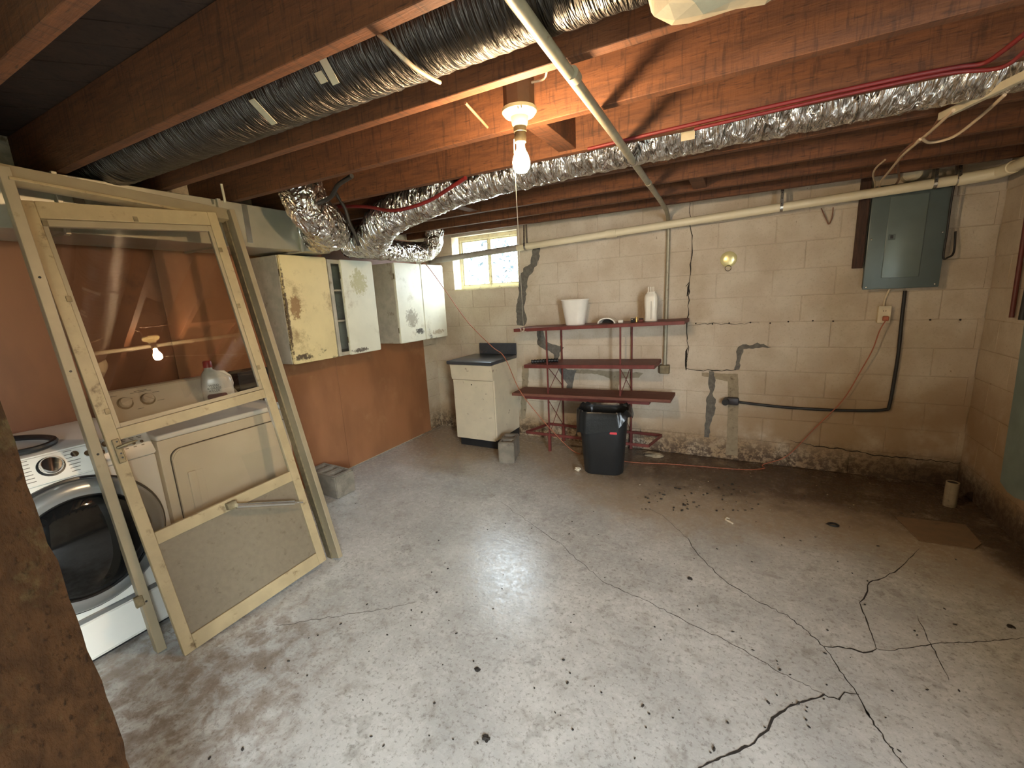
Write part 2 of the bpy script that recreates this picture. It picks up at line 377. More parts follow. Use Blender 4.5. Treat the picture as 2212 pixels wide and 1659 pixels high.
MAT['ivory'] = simple('ivory_plastic', rgb(214, 198, 164), 0.45)
MAT['orange'] = simple('orange_cord', rgb(168, 96, 66), 0.55)
MAT['pinkcord'] = simple('faded_cord', rgb(206, 150, 124), 0.5)
MAT['redpex'] = simple('red_pipe_plastic', rgb(104, 25, 23), 0.55)
MAT['tancable'] = simple('tan_cable', rgb(190, 166, 134), 0.5)
MAT['browncable'] = simple('brown_cable', rgb(124, 84, 60), 0.55)
MAT['blackcable'] = simple('black_cable', rgb(36, 34, 32), 0.55)
MAT['brassplate'] = simple('polished_vent_cover', rgb(232, 220, 160), 0.25, 0.35, 0.05)
MAT['porcelain'] = simple('yellowed_porcelain', rgb(232, 214, 160), 0.35)
MAT['rustbox'] = simple('rusty_box', rgb(124, 92, 64), 0.7, 0.4)
MAT['bulb'] = m_emit('lit_bulb', (1.0, 0.72, 0.43, 1), BULB_STRENGTH)
MAT['string'] = simple('white_string', rgb(224, 214, 190), 0.8)
MAT['winframe'] = simple('old_window_paint', rgb(224, 214, 176), 0.5, dirt=rgb(150, 130, 96), dirt_scale=20)
MAT['glass'] = m_glass('dimming_pane_glass', (0.70, 0.71, 0.71, 1))  # tint added to cut the daylight through the back window
MAT['doorglass'] = m_glass('storm_door_glass', (0.90, 0.88, 0.85, 1), 0.0, 0.075)
MAT['leaf'] = simple('dark_leaves', rgb(46, 56, 62), 0.6)
MAT['patio'] = simple('pale_paving', rgb(120, 120, 108), 0.9)
MAT['hedge'] = simple('hedge_leaves', rgb(70, 96, 44), 0.8, var=0.4, scale=20, bump=0.8, bscale=30)
MAT['ground'] = simple('lawn', rgb(120, 150, 90), 0.9)
MAT['debris'] = simple('floor_crumbs', rgb(44, 38, 32), 0.9)
MAT['pale'] = simple('pale_bits', rgb(206, 192, 166), 0.8)
MAT['boardthin'] = simple('thin_brown_sheet', rgb(128, 104, 78), 0.7, var=0.1, dirt=rgb(94, 74, 54), dirt_scale=12)
MAT['jug'] = simple('translucent_jug', rgb(200, 190, 176), 0.25, 0, 0.04)
MAT['jugred'] = simple('red_cap', rgb(150, 42, 34), 0.4)
MAT['jugtext'] = simple('dark_print', rgb(60, 44, 40), 0.5)
MAT['ductblack'] = simple('dull_dark_metal', rgb(58, 54, 54), 0.5, 0.4)

# ------------------------------------------------------------------ the room
XL, XR, YB, YR = -3.20, 1.46, 4.062, -2.6
ZT = 2.165          # underside of the joists
ZS = 2.40           # underside of the subfloor
CB = 0.2032         # block course
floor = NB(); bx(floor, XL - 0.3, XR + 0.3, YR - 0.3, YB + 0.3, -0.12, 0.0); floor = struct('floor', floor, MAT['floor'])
# window opening in the back wall
WX0, WX1, WZ0, WZ1 = -2.865, -2.055, 8 * CB, 2.19
b = NB()
bx(b, XL - 0.25, WX0, YB + 0.003, YB + 0.20, 0, ZS + 0.05); bx(b, WX1, XR + 0.25, YB + 0.005, YB + 0.20, 0, ZS + 0.05)
bx(b, WX0, WX1, YB + 0.005, YB + 0.20, 0, WZ0); bx(b, WX0, WX1, YB + 0.005, YB + 0.20, WZ1, ZS + 0.05)
wall_back = struct('wall_back', b, MAT['block'])
b = NB()
RY0, RY1, RZ1 = -1.75, -0.50, 2.05      # open doorway to the garden
bx(b, XR + 0.005, XR + 0.2, YR - 0.2, RY0, 0, ZS + 0.05); bx(b, XR + 0.005, XR + 0.2, RY1, YB + 0.2, 0, ZS + 0.05)
bx(b, XR + 0.005, XR + 0.2, RY0, RY1, RZ1, ZS + 0.05)
wall_right = struct('wall_right', b, MAT['block'])
b = NB(); bx(b, XL - 0.2, XL - 0.005, YR - 0.2, YB + 0.2, 0, ZS + 0.05); wall_left = struct('wall_left', b, MAT['mortar'])
b = NB(); bx(b, XL - 0.2, XR + 0.2, YR - 0.2, YR, 0, ZS + 0.05)
wall_rear = struct('wall_rear', b, MAT['plywood'])

# every block of the back wall, right wall and the bare strip of the left wall
_bm_cache = {}
def block_mesh(w, h):
    k = (round(w, 3), round(h, 3))
    if k not in _bm_cache:
        m = NB(); bx(m, 0.0022, w - 0.0022, 0.0, 0.06, 0.0022, h - 0.0022, 0.0022); bmesh.ops.recalc_face_normals(m, faces=m.faces)
        me = bpy.data.meshes.new('concrete_block'); m.to_mesh(me); m.free(); me.materials.append(MAT['block']); _bm_cache[k] = me
    return _bm_cache[k]
def lay(parent, s0, s1, z0, h, place):
    if s1 - s0 < 0.03: return
    o = bpy.data.objects.new('concrete_block', block_mesh(s1 - s0, h)); COL.objects.link(o); o.parent = parent
    loc, rz = place(s0, s1); o.location = (loc[0], loc[1], z0); o.rotation_euler = (0, 0, rz)
rr = random.Random(3)
for c in range(12):
    z0 = c * CB; h = CB if c < 11 else ZS - 11 * CB
    off = -0.194 + (0.2032 if c % 2 == 0 else 0) - 0.4064 * 9
    s = off
    while s < XR:
        a, e = max(s, XL + 0.002), min(s + 0.4064, XR)
        s += 0.4064
        if e <= a: continue
        j = rr.uniform(-0.0015, 0.0015)
        pl = lambda s0, s1, j=j: ((s0, YB + j), 0)
        if z0 + h > WZ0 + 0.01 and z0 < WZ1 and e > WX0 and a < WX1:
            if a < WX0: lay(wall_back, a, WX0, z0, h, pl)
            if e > WX1: lay(wall_back, WX1, e, z0, h, pl)
        else: lay(wall_back, a, e, z0, h, pl)
    s = YB - 0.0; k = 0
    s0 = YB - 0.2032 if c % 2 else YB
    hi = YB
    edges = [YB] + [YB - (0.2032 if c % 2 else 0.4064) - 0.4064 * i for i in range(6)]
    for hi, lo in zip(edges, edges[1:]):
        if lo < 1.5: break
        lay(wall_right, lo, hi, z0, h, lambda s0, s1: ((XR, s1), -PI / 2))
    lay(wall_left, 3.70, YB - 0.002, z0, h, lambda s0, s1: ((XL, s0), PI / 2))

# hardboard sheets on the left wall
seams = [-2.276, -1.056, 0.164, 1.384, 2.604, 3.83]
for y0, y1 in zip(seams, seams[1:]):
    b = NB(); bx(b, XL - 0.004, XL + 0.010, y0 + 0.0015, y1 - 0.0015, 0.012, 2.16, 0.001); obj('hardboard_panel', b, MAT['hardboard'] if y0 > 1.3 else MAT['hardboard_shaded'], wall_left)

# cement repairs and cracks of the back wall (thin raised patches / dark recess lines)
def wall_poly(name, px, mat, t=0.003, rag=2.0):
    pts = []
    for i in range(len(px)):
        p, q = px[i], px[(i + 1) % len(px)]
        n = max(1, int(math.hypot(q[0] - p[0], q[1] - p[1]) / 6))
        for k in range(n):
            f = k / n; pts.append((p[0] + (q[0] - p[0]) * f + rr.uniform(-rag, rag) * (k > 0), p[1] + (q[1] - p[1]) * f + rr.uniform(-rag, rag) * (k > 0)))
    P = [ony(u, v, YB - t) for u, v in pts]
    b = NB(); prism(b, P, (0, t + 0.004, 0)); obj(name, b, mat, wall_back)
wall_poly('cement_patch', [(1152, 532), (1166, 534), (1164, 560), (1152, 585), (1140, 602), (1135, 640), (1131, 662), (1138, 690), (1132, 704), (1117, 702), (1115, 665), (1120, 640), (1122, 604), (1130, 580), (1146, 570), (1150, 550)], MAT['patch'])
wall_poly('cement_patch', [(1160, 714), (1173, 714), (1179, 738), (1200, 745), (1218, 750), (1208, 762), (1206, 792), (1194, 790), (1196, 765), (1172, 752), (1161, 744)], MAT['patch'])
wall_poly('cement_patch', [(1205, 795), (1246, 800), (1240, 815), (1236, 850), (1222, 852), (1226, 830), (1214, 812)], MAT['patch'])
wall_poly('cement_patch', [(1594, 750), (1604, 744), (1626, 745), (1636, 740), (1666, 750), (1640, 752), (1606, 754), (1600, 775), (1597, 798), (1586, 799), (1592, 775), (1590, 760)], MAT['patch'])
wall_poly('cement_patch', [(1531, 802), (1543, 804), (1545, 835), (1539, 850), (1546, 862), (1544, 890), (1535, 915), (1532, 945), (1521, 944), (1524, 900), (1525, 865), (1534, 845), (1530, 822)], MAT['patch'])
wall_poly('tan_repair', [(1516, 805), (1594, 808), (1596, 850), (1593, 985), (1568, 982), (1572, 880), (1572, 824), (1516, 812)], MAT['tanpatch'], 0.002, 0.8)
wall_poly('cement_patch', [(1128, 790), (1142, 790), (1140, 850), (1134, 905), (1124, 905)], MAT['tanpatch'], 0.002, 1.0)
wall_poly('tan_repair', [(1240, 797), (1390, 806), (1380, 816), (1340, 818), (1334, 848), (1320, 850), (1318, 818), (1290, 808), (1242, 806)], MAT['tanpatch'], 0.002, 1.0)
def strip(name, px, w, mat, parent, proj, nrm, t=0.0012, rag=2.0):
    P = []
    for p, q in zip(px, px[1:]):
        n = max(1, int(math.hypot(q[0] - p[0], q[1] - p[1]) / 9))
        for k in range(n):
            f = k / n; P.append(proj(p[0] + (q[0] - p[0]) * f + rr.uniform(-rag, rag), p[1] + (q[1] - p[1]) * f + rr.uniform(-rag, rag)))
    P.append(proj(*px[-1])); nrm = Vector(nrm); b = NB(); L = []; n = len(P)
    for i, p in enumerate(P):
        t_ = (P[min(i + 1, n - 1)] - P[max(i - 1, 0)]).normalized(); sd = t_.cross(nrm).normalized()
        ww = 0.62 * w * rr.uniform(0.5, 1.5) * min(1.0, 0.3 + 4 * i / n, 0.3 + 4 * (n - 1 - i) / n)
        L.append([b.verts.new(p - sd * ww / 2 + nrm * t), b.verts.new(p + sd * ww / 2 + nrm * t), b.verts.new(p + sd * ww / 2 - nrm * 0.01), b.verts.new(p - sd * ww / 2 - nrm * 0.01)])
    for A, B_ in zip(L, L[1:]):
        for k in range(4): b.faces.new((A[k], A[(k + 1) % 4], B_[(k + 1) % 4], B_[k]))
    b.faces.new(L[0]); b.faces.new(L[-1]); obj(name, b, mat, parent)
pw = lambda u, v: ony(u, v, YB - 0.001)
wc = [([(1489, 432), (1491, 487), (1497, 510), (1494, 545), (1491, 600), (1487, 660), (1484, 700), (1486, 748), (1483, 797)], 0.010),
      ([(1483, 797), (1530, 800), (1590, 799)], 0.010), ([(1482, 620), (1489, 608), (1484, 640)], 0.03), ([(1484, 750), (1482, 800)], 0.022),
      ([(1482, 703), (1530, 699), (1590, 700), (1640, 696)], 0.006), ([(1700, 950), (1760, 963), (1830, 972), (1900, 985), (2076, 1000)], 0.008)]
for px, w in wc: strip('wall_crack', px, w, MAT['crack'], wall_back, pw, (0, -1, 0))
# round holes left by old anchors along one joint
for u, v in [(1503, 699), (1539, 700), (1575, 698), (1621, 697), (1664, 698), (1703, 695), (1756, 693), (1800, 694), (2010, 691), (2075, 691)]:
    p = ony(u, v, YB - 0.003); b = NB(); lathe(b, [(0.0, 0), (0.0055, 0), (0.007, 0.006)], 7, axis_to((0, 1, 0), p)); obj('anchor_hole', b, MAT['crack'], wall_back)
# faded blue-grey paint on the right wall
b = NB(); P = [onx(u, v, XR - 0.002) for u, v in [(2212, 700), (2203, 760), (2188, 860), (2172, 960), (2160, 1040), (2175, 1062), (2192, 1075), (2212, 1082)]]
P += [Vector((XR - 0.002, 2.4, 0.22)), Vector((XR - 0.002, 2.4, 1.25))]
prism(b, P, (0.004, 0, 0)); obj('paint_patch', b, MAT['blue_paint'], wall_right)

# floor cracks
pf = lambda u, v: onz(u, v, 0.0)
fcks = [([(1402, 1097), (1440, 1120), (1485, 1165), (1500, 1190), (1545, 1235), (1580, 1265), (1640, 1300), (1700, 1330), (1745, 1365), (1780, 1398), (1815, 1450), (1850, 1495), (1870, 1535), (1880, 1550), (1920, 1610), (1960, 1659), (1990, 1700)], 0.006),
        ([(1490, 1680), (1510, 1659), (1540, 1645), (1585, 1625), (1620, 1610), (1660, 1575), (1670, 1550), (1710, 1525), (1780, 1502), (1812, 1510), (1825, 1497), (1855, 1500)], 0.010),
        ([(1985, 1187), (1940, 1230), (1905, 1250), (1877, 1257), (1870, 1285), (1858, 1303), (1868, 1330), (1875, 1350), (1888, 1390), (1893, 1402)], 0.008),
        ([(1780, 1397), (1830, 1400), (1875, 1410), (1893, 1402)], 0.010), ([(1893, 1402), (1930, 1405), (1980, 1396), (2060, 1387), (2130, 1385), (2212, 1378)], 0.004),
        ([(1042, 1045), (1075, 1080), (1110, 1105), (1160, 1140), (1210, 1175), (1260, 1220), (1310, 1260), (1400, 1300), (1450, 1325), (1530, 1365), (1600, 1400), (1690, 1455), (1780, 1500)], 0.0035),
        ([(1980, 1330), (2010, 1390), (2050, 1470)], 0.004), ([(600, 1352), (700, 1335), (840, 1315), (900, 1300)], 0.002), ([(1868, 1530), (1880, 1552)], 0.012)]
for px, w in fcks: strip('floor_crack', px, w, MAT['crack'], floor, pf, (0, 0, 1), 0.0008)

# ceiling: subfloor boards laid diagonally over the joists
ceiling = bpy.data.objects.new('ceiling', None); COL.objects.link(ceiling); ceiling['kind'] = 'structure'
b = NB(); bx(b, XL - 0.2, XR + 0.2, YR - 0.2, YB + 0.2, ZS + 0.03, ZS + 0.12); obj('ceiling_slab', b, MAT['subfloor'], ceiling)
def clip_poly(poly, x0, x1, y0, y1):
    for ax, val, sg in ((0, x0, 1), (0, x1, -1), (1, y0, 1), (1, y1, -1)):
        out = []
        for i in range(len(poly)):
            p, q = poly[i], poly[(i + 1) % len(poly)]
            dp, dq = sg * (p[ax] - val), sg * (q[ax] - val)
            if dp >= 0: out.append(p)
            if dp * dq < 0:
                t = dp / (dp - dq); out.append((p[0] + (q[0] - p[0]) * t, p[1] + (q[1] - p[1]) * t))
        poly = out
        if len(poly) < 3: return None
    return poly
dv = Vector((1, 1)).normalized(); nv = Vector((-dv.y, dv.x)); k = -45
while k < 45:
    c = Vector((-0.8, 0.8)) + nv * (k * 0.145); hw = 0.0705
    poly = [tuple(c + dv * -7 + nv * -hw), tuple(c + dv * 7 + nv * -hw), tuple(c + dv * 7 + nv * hw), tuple(c + dv * -7 + nv * hw)]
    poly = clip_poly(poly, XL, XR, YR, YB)
    if poly:
        dz = rr.uniform(0, 0.004); b = NB(); prism(b, [(x, y, ZS + dz) for x, y in poly], (0, 0, 0.025)); obj('subfloor_board', b, MAT['subfloor'], ceiling)
    k += 1
JY = [-2.3, -1.9, -1.5, -1.1, -0.7, -0.3, 0.09, 0.49, 0.885, 1.285, 1.655, 2.065, 2.52, 2.965, 3.36, 3.72]
for y in JY:
    b = NB(); bx(b, XL, XR, y, y + 0.04, ZT + rr.uniform(-0.003, 0.003), ZS, 0.002); obj('joist', b, MAT['joist'], ceiling)
b = NB(); bx(b, XL, XR, 3.93, YB, 2.245, ZS, 0.002); obj('sill_plate', b, MAT['darkwood'], ceiling)
for x0, j0, j1 in [(-0.80, 10, 11), (-0.33, 13, 14), (-1.9, 12, 13)]:
    b = NB(); bx(b, x0, x0 + 0.085, JY[j0] + 0.041, JY[j1] - 0.001, ZT + 0.012, ZS, 0.002); obj('blocking', b, MAT['joist'], ceiling)

# ------------------------------------------------------------------ windows
def window(name, axis, a0, a1, z0, z1, w, label_mull=True):
    """frame with two panes; axis 0: spans x at y=w, axis 1: spans y at x=w"""
    def B(bm, s0, s1, d0, d1, h0, h1, bev=0.003):
        if axis == 0: bx(bm, s0, s1, w + d0, w + d1, h0, h1, bev)
        else: bx(bm, w + d0, w + d1, s0, s1, h0, h1, bev)
    b = NB()
    for s0, s1, h0, h1 in ((a0, a0 + 0.035, z0, z1), (a1 - 0.035, a1, z0, z1), (a0 + 0.035, a1 - 0.035, z0, z0 + 0.035), (a0 + 0.035, a1 - 0.035, z1 - 0.04, z1)):
        B(b, s0, s1, 0.0, 0.05, h0, h1)
    fr = struct(name, b, MAT['winframe'])
    m = (a0 + a1) / 2
    for s0, s1 in ((a0 + 0.036, m - 0.008), (m + 0.008, a1 - 0.036)):
        b = NB(); t = 0.014
        for q in ((s0, s0 + t, z0 + 0.036, z1 - 0.041), (s1 - t, s1, z0 + 0.036, z1 - 0.041), (s0 + t, s1 - t, z0 + 0.036, z0 + 0.036 + t), (s0 + t, s1 - t, z1 - 0.041 - t, z1 - 0.041)):
            B(b, q[0], q[1], 0.012, 0.036, q[2], q[3], 0.001)
        sa = obj('sash', b, MAT['winframe'], fr)
        b = NB(); B(b, s0 + t, s1 - t, 0.022, 0.026, z0 + 0.036 + t, z1 - 0.041 - t, 0); obj('pane', b, MAT['glass'], sa)
    b = NB(); B(b, m - 0.008, m + 0.008, 0.005, 0.045, z0 + 0.035, z1 - 0.04, 0.001); obj('mullion', b, MAT['winframe'], fr)
    return fr
w1 = window('window_1', 0, WX0 + 0.03, WX1 - 0.001, WZ0 + 0.001, WZ1 - 0.001, YB + 0.085)
b = NB(); bx(b, WX0 - 0.002, WX1 + 0.002, YB - 0.006, YB + 0.084, WZ0 - 0.012, WZ0 + 0.004, 0.002); obj('window_sill', b, MAT['winframe'], w1)
# greenery outside the back window
def bush(name, label, loc, R, n, seed, mat):
    r = random.Random(seed); b = NB()
    for _ in range(n):
        p = Vector((r.gauss(0, 0.45), r.gauss(0, 0.3), r.uniform(0, 1)))
        p = Vector((p.x * R, p.y * R, p.z * R * 1.6)) + Vector(loc)
        M = LRS(p, (r.uniform(0, 6), r.uniform(0, 6), r.uniform(0, 6)), None)
        s = r.uniform(0.03, 0.07); vs = [b.verts.new(M @ Vector(q)) for q in ((-s, 0, 0), (0, s * 0.5, s * 0.2), (s, 0, 0), (0, -s * 0.5, s * 0.2))]; b.faces.new(vs)
    t = thing(name, label, 'shrub', (loc[0], loc[1], loc[2])); o = obj('foliage', b, mat, t); o['kind'] = 'stuff'
    b = NB(); tube(b, [Vector(loc), Vector(loc) + Vector((0.02, 0, R * 0.6))], 0.012, 6); obj('stem', b, MAT['leaf'], t)
bush('garden_shrub', 'leafy shrub seen through the small back window', (-4.0, 7.4, 1.25), 1.0, 520, 5, MAT['leaf'])
b = NB(); bx(b, -14, 12, YB + 0.5, 20, 1.0, 1.25); g = struct('ground_outside', b, MAT['patio'])
b = NB(); bx(b, XR + 0.2, 9, -9, YB + 0.4, -0.15, -0.02); g = struct('ground_side', b, MAT['patio'])
b = NB(); n = 40
V = [[b.verts.new((7.0 + 0.4 * noise.noise(Vector((i * 0.9, j * 0.9, 1))), -9 + i * 13.4 / n, -0.02 + j * 0.22 + 0.15 * noise.noise(Vector((i * 0.7, j * 0.7, 4))) * (j > 0))) for j in range(11)] for i in range(n + 1)]
W = [b.verts.new((8.2, -9 + i * 13.4 / n, 2.0)) for i in range(n + 1)]
for i in range(n):
    for j in range(10): b.faces.new((V[i][j], V[i + 1][j], V[i + 1][j + 1], V[i][j + 1]))
    b.faces.new((V[i][10], V[i + 1][10], W[i + 1], W[i]))
tag(obj('garden_hedge', b, MAT['hedge'], None, True), 'green garden hedge outside the open doorway', 'hedge')

# ------------------------------------------------------------------ leaning storm door and its frame
L0 = onz(400, 1418); R0 = onz(706, 1209, 0.048); TRd = onz(470, 472, 2.012)
nd = (R0 - L0).cross(TRd - R0).normalized(); TLd = plane_hit(32, 413, L0, nd)
if nd.x < 0: nd = -nd
DU = (R0 - L0); DV = ((TLd - L0) + (TRd - R0)) * 0.5
def dp(a, b_, c=0.0): return L0 + DU * a + DV * b_ + nd * c
def dbox(bm, a0, a1, b0, b1, c0, c1, bev=0.0):
    O = dp(0, 0); vs = []
    for a in (a0, a1):
        for b_ in (b0, b1):
            for c in (c0, c1): vs.append(bm.verts.new(dp(a, b_, c)))
    fs = [(0, 1, 3, 2), (4, 6, 7, 5), (0, 4, 5, 1), (2, 3, 7, 6), (0, 2, 6, 4), (1, 5, 7, 3)]
    F = [bm.faces.new([vs[i] for i in f]) for f in fs]
    if bev: bmesh.ops.bevel(bm, geom=list({e for f in F for e in f.edges}), offset=bev, segments=1, affect='EDGES')
t = thing('storm_door', 'cream glazed storm door with a grey kick panel, leaning in its frame', 'door', tuple(L0))
b = NB(); dbox(b, 0.0, 0.062, 0.0, 1.0, -0.028, 0.0, 0.002); st = obj('stile', b, MAT['cream'], t)
b = NB(); dbox(b, 0.938, 1.0, 0.0, 1.0, -0.028, 0.0, 0.002); obj('stile', b, MAT['cream'], t)
for b0, b1, nm in ((0.0, 0.035, 'bottom_rail'), (0.254, 0.282, 'lower_rail'), (0.496, 0.520, 'middle_rail'), (0.965, 1.0, 'top_rail')):
    b = NB(); dbox(b, 0.0625, 0.9375, b0, b1, -0.028, 0.0, 0.002); obj(nm, b, MAT['cream'], t)
b = NB()
for q in ((0.0625, 0.085, 0.521, 0.964), (0.915, 0.9375, 0.521, 0.964), (0.085, 0.915, 0.950, 0.964), (0.085, 0.915, 0.521, 0.530)): dbox(b, *q, -0.022, -0.004, 0.001)
obj('glazing_bead', b, MAT['cream_frame'], t)
b = NB(); dbox(b, 0.086, 0.914, 0.531, 0.949, -0.016, -0.013); obj('glass_pane', b, MAT['doorglass'], t)
b = NB(); dbox(b, 0.063, 0.937, 0.2825, 0.4955, -0.016, -0.013); obj('glass_pane', b, MAT['doorglass'], t)
b = NB(); dbox(b, 0.0625, 0.9375, 0.0355, 0.2535, -0.020, -0.010); obj('kick_panel', b, MAT['greypanel'], t)
# latch: plate, lever and screws
b = NB(); dbox(b, 0.020, 0.052, 0.448, 0.500, 0.0, 0.012, 0.002); lp = obj('latch_plate', b, MAT['oldmetal'], t)
b = NB(); c = dp(0.036, 0.482, 0.018); tube(b, [dp(0.036, 0.482, 0.0), c, dp(0.06, 0.483, 0.026), dp(0.105, 0.4845, 0.03), dp(0.125, 0.4845, 0.03)], lambda s, a: 0.0065 if s < 0.9 else 0.002, 8); obj('lever', b, MAT['oldmetal'], lp, True)
for bb in (0.459, 0.468, 0.494):
    b = NB(); lathe(b, [(0.004, 0), (0.004, 0.002), (0.0, 0.003)], 8, axis_to(nd, dp(0.04, bb, 0.011))); obj('screw', b, MAT['dark_plastic'], lp)
for a, bb in ((0.05, 0.56), (0.06, 0.80), (0.95, 0.90), (0.95, 0.75), (0.95, 0.58), (0.075, 0.955), (0.5, 0.972)):
    b = NB(); dbox(b, a - 0.012, a + 0.012, bb - 0.006, bb + 0.006, 0.0, 0.003, 0.001); obj('retaining_clip', b, MAT['oldmetal'], t)
# door closer
b = NB(); tube(b, [dp(0.50, 0.262, 0.045), dp(0.86, 0.203, 0.050)], 0.0135, 12); cl = obj('door_closer', b, MAT['steel'], t, True)
b = NB(); tube(b, [dp(0.861, 0.2029, 0.050), dp(0.925, 0.192, 0.05)], 0.004, 8); obj('piston_rod', b, MAT['steel'], cl, True)
b = NB(); dbox(b, 0.455, 0.515, 0.258, 0.276, 0.0, 0.034, 0.003); obj('closer_bracket', b, MAT['oldmetal'], cl)
# frame: two jambs and a head
FR0 = onz(717, 1207, 0.0); FRT = onz(486, 462, 2.07); FL0 = onz(347, 1403, 0.0); FLT = onz(4, 362, 2.10)
t = thing('door_frame', 'bare cream door frame of two jambs and a head leaning on the ductwork', 'door frame', tuple(FR0))
nf = nd
b = NB(); beam(b, FR0 + DU.normalized() * 0.020, FRT + DU.normalized() * 0.01, 0.028, 0.095, nf, 0.002, (0, 0.02)); jr = obj('jamb', b, MAT['cream_frame'], t)
b = NB(); beam(b, FR0 + DU.normalized() * 0.003 + nf * -0.02, FRT + DU.normalized() * -0.006 + nf * -0.02, 0.012, 0.05, nf, 0.001); obj('stop_strip', b, MAT['oldmetal'], jr)
b = NB(); beam(b, FL0, FLT, 0.036, 0.05, nf, 0.002); jl = obj('jamb', b, MAT['cream_frame'], t)
b = NB(); beam(b, FLT + Vector((0.0, -0.10, -0.020)), FRT + DU.normalized() * 0.025 + Vector((0, 0, -0.015)), 0.062, 0.06, nf, 0.002); hd = obj('head', b, MAT['cream_frame'], t)
b = NB(); beam(b, FLT + Vector((0.0, 0.0, -0.048)) + nf * 0.012, FRT + Vector((0, 0, -0.040)) + nf * 0.012, 0.012, 0.05, nf, 0.001); obj('head_stop', b, MAT['cream'], hd)
for f in (0.45, 0.62, 0.8, 0.12):
    b = NB(); lathe(b, [(0.005, 0), (0.004, 0.003), (0, 0.003)], 8, axis_to(nf, FL0.lerp(FLT, f) + nf * 0.025)); obj('screw', b, MAT['dark_plastic'], jl)
b = NB(); q = FL0.lerp(FLT, 0.115); beam(b, q + nf * 0.02, q + nf * 0.02 + (FLT - FL0).normalized() * 0.05, 0.03, 0.02, nf, 0.002, (0.022, 0)); obj('strike_plate', b, MAT['oldmetal'], jl)

# ------------------------------------------------------------------ timber post close to the camera
b = NB(); r = random.Random(11)
N = 60; rings = []
for i in range(N + 1):
    z = ZT * i / N
    yy = 0.222 + (z - 0.659) * (-0.0400) ; dx = 0.0
    cs = [(-1.0, yy), (-1.0, yy - 0.145), (-1.145, yy - 0.145), (-1.145, yy)]
    ring = []
    for k, (x, y) in enumerate(cs):
        ring.append(b.verts.new((x + r.uniform(-0.0025, 0.0025), y + r.uniform(-0.003, 0.003), z)))
    rings.append(ring)
for A, B_ in zip(rings, rings[1:]):
    for k in range(4): b.faces.new((A[k], A[(k + 1) % 4], B_[(k + 1) % 4], B_[k]))
b.faces.new(rings[0]); b.faces.new(rings[-1])
bmesh.ops.bevel(b, geom=[e for e in b.edges if abs(e.verts[0].co.z - e.verts[1].co.z) > 0.01 and e.is_manifold and e.calc_face_angle(0) > 0.8], offset=0.006, segments=1, affect='EDGES')
tag(obj('timber_post', b, MAT['post'], None, origin=(-1.07, 0.16, 0)), 'rough-sawn brown timber post standing from floor to joists', 'post')

# ------------------------------------------------------------------ washer
WY0, WY1 = 0.232, 0.912; WF = -2.47
t = thing('washing_machine', 'white front-loading washing machine with a big round dark glass door', 'washing machine', ((WF - 3.1) / 2, (WY0 + WY1) / 2, 0))
b = NB(); bx(b, -3.10, WF, WY0, WY1, 0.02, 0.865, 0.012, seg=2); obj('body', b, MAT['white'], t, True)
b = NB(); bx(b, -3.08, WF - 0.03, WY0 + 0.03, WY1 - 0.03, 0.0, 0.02); obj('base', b, MAT['dark_plastic'], t)
b = NB(); prism(b, [(-3.10, WY0, 0.866), (WF + 0.012, WY0, 0.866), (WF + 0.012, WY0, 0.875), (WF - 0.05, WY0, 0.975), (WF - 0.09, WY0, 0.985), (-3.10, WY0, 0.985)], (0, WY1 - WY0, 0))
bmesh.ops.bevel(b, geom=b.edges[:], offset=0.006, segments=2, affect='EDGES'); top = obj('top_cover', b, MAT['white'], t, True)
# slanted control fascia
sl = (Vector((WF - 0.05, 0, 0.975)) - Vector((WF + 0.012, 0, 0.875))); nn = Vector((-sl.z * -1, 0, sl.x * -1)).normalized()
nn = Vector((0.1, 0, 0.062)).normalized()
def wf(y, s, c=0.0): return Vector((WF + 0.012, y, 0.875)) + sl * s + nn * c
b = NB(); tube_pts = None
b = NB(); lathe(b, [(0.0, 0.03), (0.030, 0.028), (0.036, 0.02), (0.037, 0.0)], 28, axis_to(nn, wf(0.565, 0.50, 0.0))); kn = obj('programme_knob', b, MAT['chrome'], top, True)
b = NB(); lathe(b, [(0.043, 0.0), (0.043, 0.003), (0.038, 0.004)], 28, axis_to(nn, wf(0.565, 0.50, 0.0005))); obj('knob_ring', b, MAT['dark_plastic'], top, True)
for y, s in ((0.645, 0.72), (0.685, 0.62), (0.725, 0.52), (0.75, 0.8)):
    b = NB(); lathe(b, [(0.014, 0), (0.013, 0.007), (0.0, 0.009)], 16, axis_to(nn, wf(y, s, 0))); obj('button', b, MAT['chrome'], top, True)
for y in (0.815, 0.845, 0.875):
    b = NB(); lathe(b, [(0.008, 0), (0.007, 0.005), (0.0, 0.006)], 12, axis_to(nn, wf(y, 0.55, 0))); obj('indicator', b, MAT['chrome'], top, True)
    b = NB(); Mx = basis(wf(y, 0.80, 0.0008), (0, 1, 0), sl); bx(b, -0.010, 0.010, -0.002, 0.002, 0, 0.0004, 0, Mx); bx(b, -0.007, 0.007, -0.009, -0.005, 0, 0.0004, 0, Mx); bx(b, -0.006, 0.006, -0.048, -0.044, 0, 0.0004, 0, Mx); obj('control_lettering', b, MAT['print'], top)
b = NB(); Mx = basis(wf(0.565, 0.5, 0.0008), (0, 1, 0), sl)
for k in range(7):
    yy = -0.046 + k * 0.0155
    bx(b, -0.105 + abs(k - 3) * 0.006, -0.055, yy - 0.0014, yy + 0.0014, 0, 0.0004, 0, Mx); bx(b, 0.050, 0.092 - abs(k - 3) * 0.005, yy - 0.0014, yy + 0.0014, 0, 0.0004, 0, Mx)
obj('control_lettering', b, MAT['print'], top)
